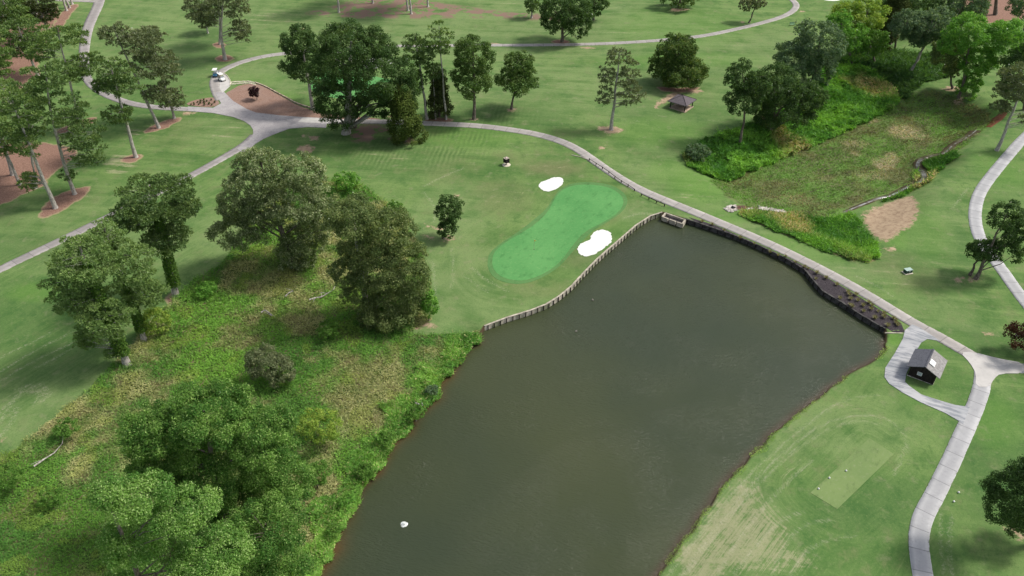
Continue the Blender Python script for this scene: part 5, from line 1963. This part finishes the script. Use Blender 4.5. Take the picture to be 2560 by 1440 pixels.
pt.rotation_euler = pav.rotation_euler
tag(pt, "wooden picnic table in the shade of the open shelter", "table")

# ------------------------------------------------------------------ golf carts


def golf_cart(label, bpx, rz, bodymat, roofmat):
    p = gp(*bpx)
    root = empty("golf_cart", (p[0], p[1], p[2] + .06), rz)
    tag(root, label, "golf cart", "golf carts parked on the path bend")
    m_ = MB()   # front cowl (front = -y)
    m_.add([(-.5, -1.15, .38), (.5, -1.15, .38), (.55, -.45, .34), (-.55, -.45, .34), (-.42, -1.1, .62), (.42, -1.1, .62), (.55, -.5, .92), (-.55, -.5, .92)],
           [(3, 2, 1, 0), (4, 5, 6, 7), (0, 1, 5, 4), (1, 2, 6, 5), (2, 3, 7, 6), (3, 0, 4, 7)])
    m_.box((0, .05, .32), (1.1, 1.2, .12), 0, .03)
    m_.box((0, .75, .52), (1.1, .8, .44), 0, .08)
    m_.build("body", bodymat, root)
    m_ = MB()
    m_.box((0, .45, .80), (1.0, .52, .16), 0, .05)
    m_.box((0, .74, 1.08), (1.0, .12, .46), 0, .04)
    m_.build("seat", M['white'] if bodymat is M['teal'] else M['timber_top'], root)
    m_ = MB()
    m_.box((0, .12, 1.86), (1.2, 1.75, .07), 0, .03)
    m_.build("roof", roofmat, root)
    for sx_ in (-1, 1):
        m_ = MB()
        m_.tube([(sx_ * .5, -.52, .9), (sx_ * .52, -.62, 1.3), (sx_ * .52, -.55, 1.84)], .025, 6)
        m_.build("roof_post", M['dark'], root)
        m_ = MB()
        m_.tube([(sx_ * .5, .95, .7), (sx_ * .52, .92, 1.84)], .025, 6)
        m_.build("roof_post", M['dark'], root)
        for yy_ in (-.8, .75):
            m_ = MB()
            m_.tube([(sx_ * .42, yy_, .23), (sx_ * .62, yy_, .23)], .23, 14)
            wo = m_.build("wheel", M['dark'], root, smooth_=False)
            m_ = MB()
            m_.tube([(sx_ * .61, yy_, .23), (sx_ * .635, yy_, .23)], .12, 10)
            m_.build("rim", M['metal'], wo)
        m_ = MB()
        m_.box((sx_ * .3, -1.13, .55), (.16, .05, .09), 0, .015)
        m_.build("headlight", M['glass'], root)
    m_ = MB()
    m_.add([(-.48, -.56, .92), (.48, -.56, .92), (.48, -.62, 1.32), (-.48, -.62, 1.32), (-.48, -.54, .92), (.48, -.54, .92), (.48, -.60, 1.32), (-.48, -.60, 1.32)],
           [(0, 1, 2, 3), (7, 6, 5, 4), (3, 2, 6, 7)])
    m_.build("windshield", M['glass'], root)
    m_ = MB()
    ring = [(.28 + .16 * math.cos(t * math.pi / 5), -.1 + .08 * math.sin(t * math.pi / 5), 1.02 + .13 * math.sin(t * math.pi / 5)) for t in range(11)]
    m_.tube(ring, .018, 5, False)
    m_.tube([(.28, -.1, 1.0), (.28, -.5, .75)], .02, 5)
    m_.build("steering_wheel", M['dark'], root)
    m_ = MB()
    m_.box((0, 1.22, .62), (.95, .3, .06), 0, .01)
    for sx_ in (-.25, .22):
        m_.lathe([(.12, 0), (.13, .75), (.11, .8), (.0, .8)], (sx_, 1.22, .64), 8)
    m_.build("bag_rack", M['dark'], root)
    return root


golf_cart("blue fronted golf cart with cream roof, the farther of two", (540, 191), .10, M['teal'], M['white'])
golf_cart("white golf cart parked at an angle on the pale apron", (555, 202), .75, M['white'], M['white'])

# ------------------------------------------------------------------ golfer
p = gp(289, 74)
per = bpy.data.meshes.new("person")
J = [(0, 0, .95), (0, .02, 1.15), (0, .04, 1.38), (0, .02, 1.52), (0, -.02, 1.68),          # pelvis..head
     (.12, 0, .9), (.16, -.02, .5), (.18, .02, .09), (.18, -.12, .04),
     (-.12, 0, .9), (-.16, -.02, .5), (-.18, .02, .09), (-.18, -.12, .04),
     (.2, .03, 1.40), (.24, -.08, 1.14), (.08, -.26, .98), (.04, -.30, .92),
     (-.2, .03, 1.40), (-.24, -.08, 1.14), (-.06, -.26, .96), (-.02, -.30, .90), (0, -.02, 1.78)]
E = [(0, 1), (1, 2), (2, 3), (3, 4), (4, 21), (0, 5), (5, 6), (6, 7), (7, 8), (0, 9), (9, 10), (10, 11), (11, 12), (2, 13), (13, 14), (14, 15), (15, 16), (2, 17), (17, 18), (18, 19), (19, 20)]
RD = [.15, .14, .16, .06, .10, .10, .075, .05, .05, .10, .075, .05, .05, .07, .05, .038, .04, .07, .05, .038, .04, .085]
per.from_pydata(J, E, [])
po = link("person", per, M['navy'], None, tuple(p))
sk = po.modifiers.new("skin", 'SKIN')
for i, r__ in enumerate(RD):
    per.skin_vertices[0].data[i].radius = (r__, r__)
per.skin_vertices[0].data[0].use_root = True
ss = po.modifiers.new("sub", 'SUBSURF')
ss.levels = ss.render_levels = 1
po.rotation_euler = (0, 0, .4)
tag(po, "person in dark navy clothes standing on the far fairway", "person")
mb = MB()
mb.lathe([(.0, .12), (.08, .1), (.11, .02), (.115, -.01)], (0, -.02, 1.74), 12)
mb.box((0, -.14, 1.735), (.14, .12, .02), 0, .005)
mb.build("cap", M['dark'], po, smooth_=True)

# ------------------------------------------------------------------ small furniture
p = gp(1335, 624)
fl = empty("flagstick", p)
tag(fl, "yellow flag on a thin pole in the main green", "flag")
mb = MB()
mb.tube([(0, 0, 0), (0, 0, 2.15)], .028, 6)
mb.build("pole", M['timber_top'], fl)
ym = noisy("yellow_cloth", (.75, .6, .10), (.85, .7, .2), 5, .8)
mb = MB()
mb.add([(.0, -.02, 2.14), (.20, -.05, 2.08), (.36, .03, 1.98), (.22, .04, 1.82), (.0, 0, 1.70), (.0, .01, 2.14), (.20, -.02, 2.08), (.36, .05, 1.98), (.22, .07, 1.82), (.0, .03, 1.70)],
       [(4, 3, 2, 1, 0), (5, 6, 7, 8, 9), (0, 1, 6, 5), (1, 2, 7, 6), (2, 3, 8, 7), (3, 4, 9, 8)])
mb.build("flag", ym, fl)
mb = MB()
mb.lathe([(.054, .045), (.06, .05), (.11, .045), (.11, .0)], (0, 0, 0), 12)
mb.build("cup", M['dark'], fl)

p = gp(1266, 412)
wc = empty("water_station", p, R(40))
tag(wc, "slatted dark wooden cabinet on a round pale pad in the grass", "cabinet")
mb = MB()
mb.lathe([(0, .06), (.85, .06), (.9, .0), (.9, -.1)], (0, 0, 0), 20)
mb.build("pad", M['beige'], wc)
mb = MB()
mb.tube([(0, 0, 0), (0, 0, .6)], .09, 8)
mb.build("stand", M['dark'], wc)
mb = MB()
mb.box((0, 0, 1.05), (.72, .72, .95), 0, .01)
for k in range(5):
    for s in (-1, 1):
        mb.box((s * .40, 0, .66 + k * .19), (.06, .90, .13), 0, .01)
        mb.box((0, s * .40, .665 + k * .19), (.90, .06, .13), 0, .01)
for a in (-1, 1):
    for b_ in (-1, 1):
        mb.box((a * .43, b_ * .43, 1.06), (.1, .1, 1.06), 0, .01)
mb.build("cabinet", M['timber_dark'], wc)
mb = MB()
for a, b_, s_ in ((0, .42, (1.0, .16, .05)), (0, -.42, (1.0, .16, .05)), (.42, 0, (.16, .68, .05)), (-.42, 0, (.16, .68, .05))):
    mb.box((a, b_, 1.61), s_, 0, .01)
mb.build("top_rim", M['timber_top'], wc)
mb = MB()
mb.lathe([(0, .18), (.2, .16), (.25, .0)], (.05, .05, 1.56), 12)
mb.build("cooler_lid", noisy("pinkish_plastic", (.5, .38, .36), (.6, .46, .44), 4, .5, .4), wc, smooth_=True)

p = gp(2268, 682)
tb = empty("utility_box", p, R(-22 + 38))
tag(tb, "green metal utility box on a concrete pad in the grass", "utility box")
mb = MB()
mb.box((0, 0, .04), (1.55, 1.15, .16), 0, .02)
mb.build("pad", M['beige'], tb)
gm = noisy("green_enamel", (.012, .045, .035), (.02, .065, .05), 3, .5, .4)
mb = MB()
mb.box((0, 0, .42), (1.25, .8, .62), 0, .03)
mb.build("cabinet", gm, tb)
mb = MB()
mb.box((0, 0, .76), (1.32, .88, .07), 0, .02)
mb.build("lid", noisy("pale_green_enamel", (.30, .42, .37), (.38, .5, .44), 3, .5, .4), tb)
mb = MB()
mb.box((.05, -.41, .5), (.22, .02, .16))
mb.build("sticker", M['white'], tb)

p = gp(1980, 64)
bn = empty("park_bench", p, R(8))
tag(bn, "green bench beside the far fairway", "bench")
gb = noisy("green_paint", (.10, .24, .17), (.14, .3, .21), 3, .5, .4)
mb = MB()
for k in range(3):
    mb.box((0, -.16 + k * .16, .45), (1.6, .13, .04), 0, .01)
mb.build("seat", gb, bn)
mb = MB()
for k in range(3):
    mb.box((0, .26 + k * .02, .62 + k * .14), (1.6, .04, .11), 0, .01)
mb.build("backrest", gb, bn)
for s in (-1, 1):
    mb = MB()
    mb.tube([(s * .7, -.2, 0), (s * .7, -.2, .44), (s * .7, .24, .44), (s * .7, .32, .98)], .035, 6)
    mb.tube([(s * .7, .24, .44), (s * .7, .28, 0)], .035, 6)
    mb.build("leg", M['dark'], bn)
p = gp(1988, 63)
bw_ = empty("ball_washer", p)
tag(bw_, "dark green ball washer on a post right of the far bench", "ball washer")
dgm = noisy("dark_green_paint", (.01, .05, .012), (.02, .07, .02), 4, .5, .4)
mb = MB()
mb.tube([(0, 0, -.1), (0, 0, .85)], .05, 8)
mb.build("post", dgm, bw_)
mb = MB()
mb.lathe([(.06, .8), (.16, .85), (.17, 1.15), (.1, 1.22), (.03, 1.25), (.03, 1.5), (.0, 1.52)], (0, 0, 0), 12)
mb.tube([(0, 0, 1.5), (.12, 0, 1.62)], .05, 6)
mb.build("washer_body", dgm, bw_, smooth_=True)


def marker(label, bpx):
    p_ = gp(*bpx)
    m_ = MB()
    m_.lathe([(0, .22), (.07, .2), (.13, .11), (.12, .02), (.05, -.03), (.03, -.1)], (0, 0, .04), 14)
    o_ = m_.build("tee_marker", M['white'], None, tuple(p_), True)
    tag(o_, label, "tee marker", "white tee markers")


marker("white tee marker nearer the middle of the rectangular tee", (2073, 1196))
marker("white tee marker near the lower left corner of the rectangular tee", (2046, 1223))
marker("small white marker on the grass right of the lower path", (2396, 1232))
marker("faint white marker between the path and the lower right tree", (2384, 1255))
marker("small white tee ball at the upper part of the rectangular tee", (2115, 1178))
marker("white marker on the upper far fairway behind the left pines", (330, 71))

# fountain
p = atz(1010, 1311, WATER_Z)
fo = empty("pond_fountain", p)
tag(fo, "small white bubbling fountain in the pond", "fountain")
wm = noisy("water_spray", (.78, .82, .80), (.9, .92, .9), 9, .3, .5)
mb = MB()
q = random.Random(4)
for i in range(230):
    a = q.uniform(0, 6.283)
    r__ = abs(q.gauss(0, .2)) + .03
    r__ = min(r__, .42)
    z = .38 * max(0, 1 - r__ / .4) * q.uniform(.3, 1)
    s = q.uniform(.02, .055)
    c_ = (r__ * math.cos(a), r__ * math.sin(a), z + .02)
    mb.add([(c_[0] - s, c_[1], c_[2]), (c_[0], c_[1] - s, c_[2]), (c_[0] + s, c_[1], c_[2]), (c_[0], c_[1] + s, c_[2]), (c_[0], c_[1], c_[2] + s), (c_[0], c_[1], c_[2] - s)],
           [(0, 1, 4), (1, 2, 4), (2, 3, 4), (3, 0, 4), (1, 0, 5), (2, 1, 5), (3, 2, 5), (0, 3, 5)])
mb.build("spray", wm, fo)
mb = MB()
vs = [(0, 0, .03)]
for k in range(22):
    a = 2 * math.pi * k / 22
    r__ = .40 * (1 + .16 * math.sin(3 * a + 1) + q.uniform(-.12, .12))
    vs.append((r__ * math.cos(a), r__ * math.sin(a), .008))
mb.add(vs, [(0, k + 1, (k + 1) % 22 + 1) for k in range(22)])
mb.build("foam", wm, fo)
mb = MB()
mb.lathe([(.0, .1), (.09, .09), (.1, -.1)], (0, 0, 0), 10)
mb.build("nozzle", M['dark'], fo, smooth_=True)


def duck(label, bpx, rz):
    p_ = atz(bpx[0], bpx[1], WATER_Z)
    me = bpy.data.meshes.new("duck")
    me.from_pydata([(-.22, 0, .10), (-.12, 0, .08), (.02, 0, .08), (.13, 0, .10), (.17, 0, .19), (.19, 0, .26), (.26, 0, .25)],
                   [(0, 1), (1, 2), (2, 3), (3, 4), (4, 5), (5, 6)], [])
    o_ = link("duck", me, noisy("duck_feathers" + str(bpx[0]), (.10, .08, .06), (.42, .40, .36), 6, .8), None, tuple(p_))
    o_.modifiers.new("skin", 'SKIN')
    for i, r__ in enumerate((.04, .10, .12, .09, .04, .055, .015)):
        me.skin_vertices[0].data[i].radius = (r__, r__)
    me.skin_vertices[0].data[2].use_root = True
    s_ = o_.modifiers.new("sub", 'SUBSURF')
    s_.levels = s_.render_levels = 1
    o_.rotation_euler = (0, 0, rz)
    tag(o_, label, "duck", "ducks on the pond")


duck("pale backed duck swimming nearest the timber bulkhead", (1482, 751), 2.2)
duck("small duck farther out, lower left of the pale one", (1440, 829), .6)

# stones beside the apron
q = random.Random(11)
first = None
k = 0
WHO = {0: "far", 1: "near"}
for i in range(13):
    for row in range(2):
        px = 577 + i * 4.8 + row * 2
        py = 206.5 - math.sin(i / 12 * 2.2) * 2.5 + row * 4.5 + (max(0, i - 9) * .9)
        p = gp(px, py)
        if first is None:
            m_ = MB()
            m_.box((0, 0, .1), (.55, .42, .3), 0, .05)
            first = m_.build("edging_stone", M['beige'])
            o_ = first
        else:
            o_ = first.copy()
            COL.objects.link(o_)
        o_.location = (p[0], p[1], p[2] - .05)
        o_.rotation_euler = (0, 0, q.uniform(-.3, .3))
        sc = q.uniform(.8, 1.25)
        o_.scale = (sc, q.uniform(.8, 1.2), q.uniform(.7, 1.2))
        tag(o_, "pale rough stone in the double row between apron and red mulch", "stone", "pale edging stones by the red mulch bed")
        k += 1
# garden edging wall
gw = [gp(x, y) for x, y in [(638, 207), (655, 213), (670, 220), (690, 231), (705, 239), (720, 247), (735, 256), (750, 262), (775, 270), (800, 278)]]
b0 = gw[0]
ge = empty("garden_edging", b0)
tag(ge, "low brick edging curving along the top of the red mulch bed", "edging")
pts_ = chaikin(np.array(gw), 1, False)
mb = MB()
for p, q2 in zip(pts_[:-1], pts_[1:]):
    l = float(np.linalg.norm((q2 - p)[:2]))
    nbk = max(1, int(l / .6))
    for t in range(nbk):
        m = p + (q2 - p) * (t + .5) / nbk
        mb.box((m[0] - b0[0], m[1] - b0[1], m[2] - b0[2] + .12), (l / nbk * .96, .3, .34), math.atan2(q2[1] - p[1], q2[0] - p[0]), .03)
mb.build("brick_course", noisy("edging_brick", (.22, .16, .12), (.55, .47, .36), 1.5, .9, .1), ge)
# apron kerb
kb = [gp(x, y) for x, y in [(560, 185), (568, 190), (575, 200), (577, 208), (575, 215)]]
ke = empty("apron_kerb", kb[0])
tag(ke, "thin curved kerb round the pale apron", "kerb")
mb = MB()
for p, q2 in zip(kb[:-1], kb[1:]):
    m = (p + q2) / 2
    mb.box((m[0] - kb[0][0], m[1] - kb[0][1], m[2] - kb[0][2] + .1), (float(np.linalg.norm((q2 - p)[:2])), .15, .3), math.atan2(q2[1] - p[1], q2[0] - p[0]), .02)
mb.build("kerb_stone", M['beige'], ke)


# grass tufts
def tuft_mesh(seed, n=90, h=.55, spread=.32):
    rs = np.random.default_rng(seed)
    base_ = rs.normal(0, .07, (n, 3)) * [1, 1, 0]
    d = rs.normal(0, 1, (n, 3)) * [1, 1, 0]
    d = unit(d) * rs.uniform(.2, 1.3, n)[:, None] * spread
    tip = base_ + d + np.array([0, 0, 1]) * (h * rs.uniform(.6, 1.1, n))[:, None]
    mid = base_ + d * .35 + np.array([0, 0, 1]) * (h * .65)
    side = unit(np.cross(d + [0, 0, .01], [0, 0, 1])) * .02
    V = np.stack([base_ - side, mid - side, tip, mid + side], 1).reshape(-1, 3)
    return V, np.arange(n * 4).reshape(n, 4)


def tufts(spots, label, group, tint, seed, h, spread):
    V, F = tuft_mesh(seed, 110, h, spread)
    rs = np.random.default_rng(seed)
    T = np.array(tint)[None] * rs.uniform(.7, 1.3, len(F))[:, None]
    me = fastmesh("grass_tuft", V, F, T)
    o0 = None
    q_ = random.Random(seed)
    for x, y in spots:
        p_ = gp(x, y)
        if o0 is None:
            o0 = link("grass_tuft", me, M['weed'])
            o_ = o0
        else:
            o_ = o0.copy()
            COL.objects.link(o_)
        o_.location = (p_[0], p_[1], p_[2] + .04)
        s_ = q_.uniform(.75, 1.3)
        o_.scale = (s_, s_, s_)
        o_.rotation_euler = (0, 0, q_.uniform(0, 6.28))
        tag(o_, label, "grass tuft", group)


def from_crop(x, y):
    return (1960 + x / 5.54, 600 + y / 5.54)


tufts([from_crop(x, y) for x, y in [(20, 235), (155, 320), (280, 385), (330, 405), (440, 550), (450, 470), (580, 540), (730, 630), (770, 820), (880, 730), (920, 830), (900, 770), (910, 910), (940, 935), (1090, 920), (1200, 970), (1215, 915),
                                     (1095, 1000), (1255, 1095), (1300, 1000), (1380, 1080), (1380, 1030), (1510, 1095), (1545, 1115), (1545, 1160), (1570, 1190), (1430, 1200), (1020, 850), (990, 770), (1170, 880)]]
      + [(1755, 556), (1780, 564), (1810, 578), (1850, 597), (1885, 611), (1925, 632), (1945, 640)],
      "small yellowish grass tuft in the dark mulch of the dam", "grass tufts in the dam mulch", (.26, .24, .10), 3, .5, .4)
tufts([(478 + 10.5 * i + (j % 2) * 4 + 3 * math.sin(i * 5 + j * 2), 263 - j * 5.0 + 1.6 * math.sin(i * 3 + j)) for j in range(3) for i in range(6) if not (j == 2 and i < 2)],
      "small dark grass clump in the mulch bed left of the path junction", "grass clumps in the small mulch bed", (.12, .15, .06), 4, .5, .28)

# fallen branches in the weeds


def fallen(label, pts):
    w_ = [gp(x, y) for x, y in pts]
    b = w_[0]
    e_ = empty("fallen_branch", b)
    tag(e_, label, "branch", "dead branches in the weeds")
    m_ = MB()
    P_ = [tuple(p - b + [0, 0, .75 + .15 * math.sin(i * 2)]) for i, p in enumerate(w_)]
    m_.tube(P_, [.13 - .09 * i / (len(P_) - 1) for i in range(len(P_))], 6)
    rs = random.Random(int(pts[0][0]))
    for i in range(1, len(P_)):
        a = Vector(P_[i])
        d = Vector((rs.uniform(-1, 1), rs.uniform(-1, 1), rs.uniform(.1, .5)))
        m_.tube([a, a + d * .9, a + d * 1.5 + Vector((0, 0, -.1))], [.05, .035, .015], 5)
    m_.build("limb", M['bark_pale'], e_, smooth_=True)


fallen("long dead branch below the brownish oak", [(775, 758), (790, 755), (805, 750), (820, 742), (835, 735)])
fallen("short dead branch near the silver tipped oak", [(715, 750), (725, 742), (735, 735)])
fallen("curved dead branch in the weeds above the grey shrub", [(655, 790), (665, 786), (676, 790), (682, 798)])
fallen("dead brush at the lower left field edge", [(90, 1175), (115, 1160), (140, 1140), (160, 1118)])
fallen("small dead snag sticking into the pond", [(1040, 1018), (1048, 1021), (1058, 1022)])
print("done")
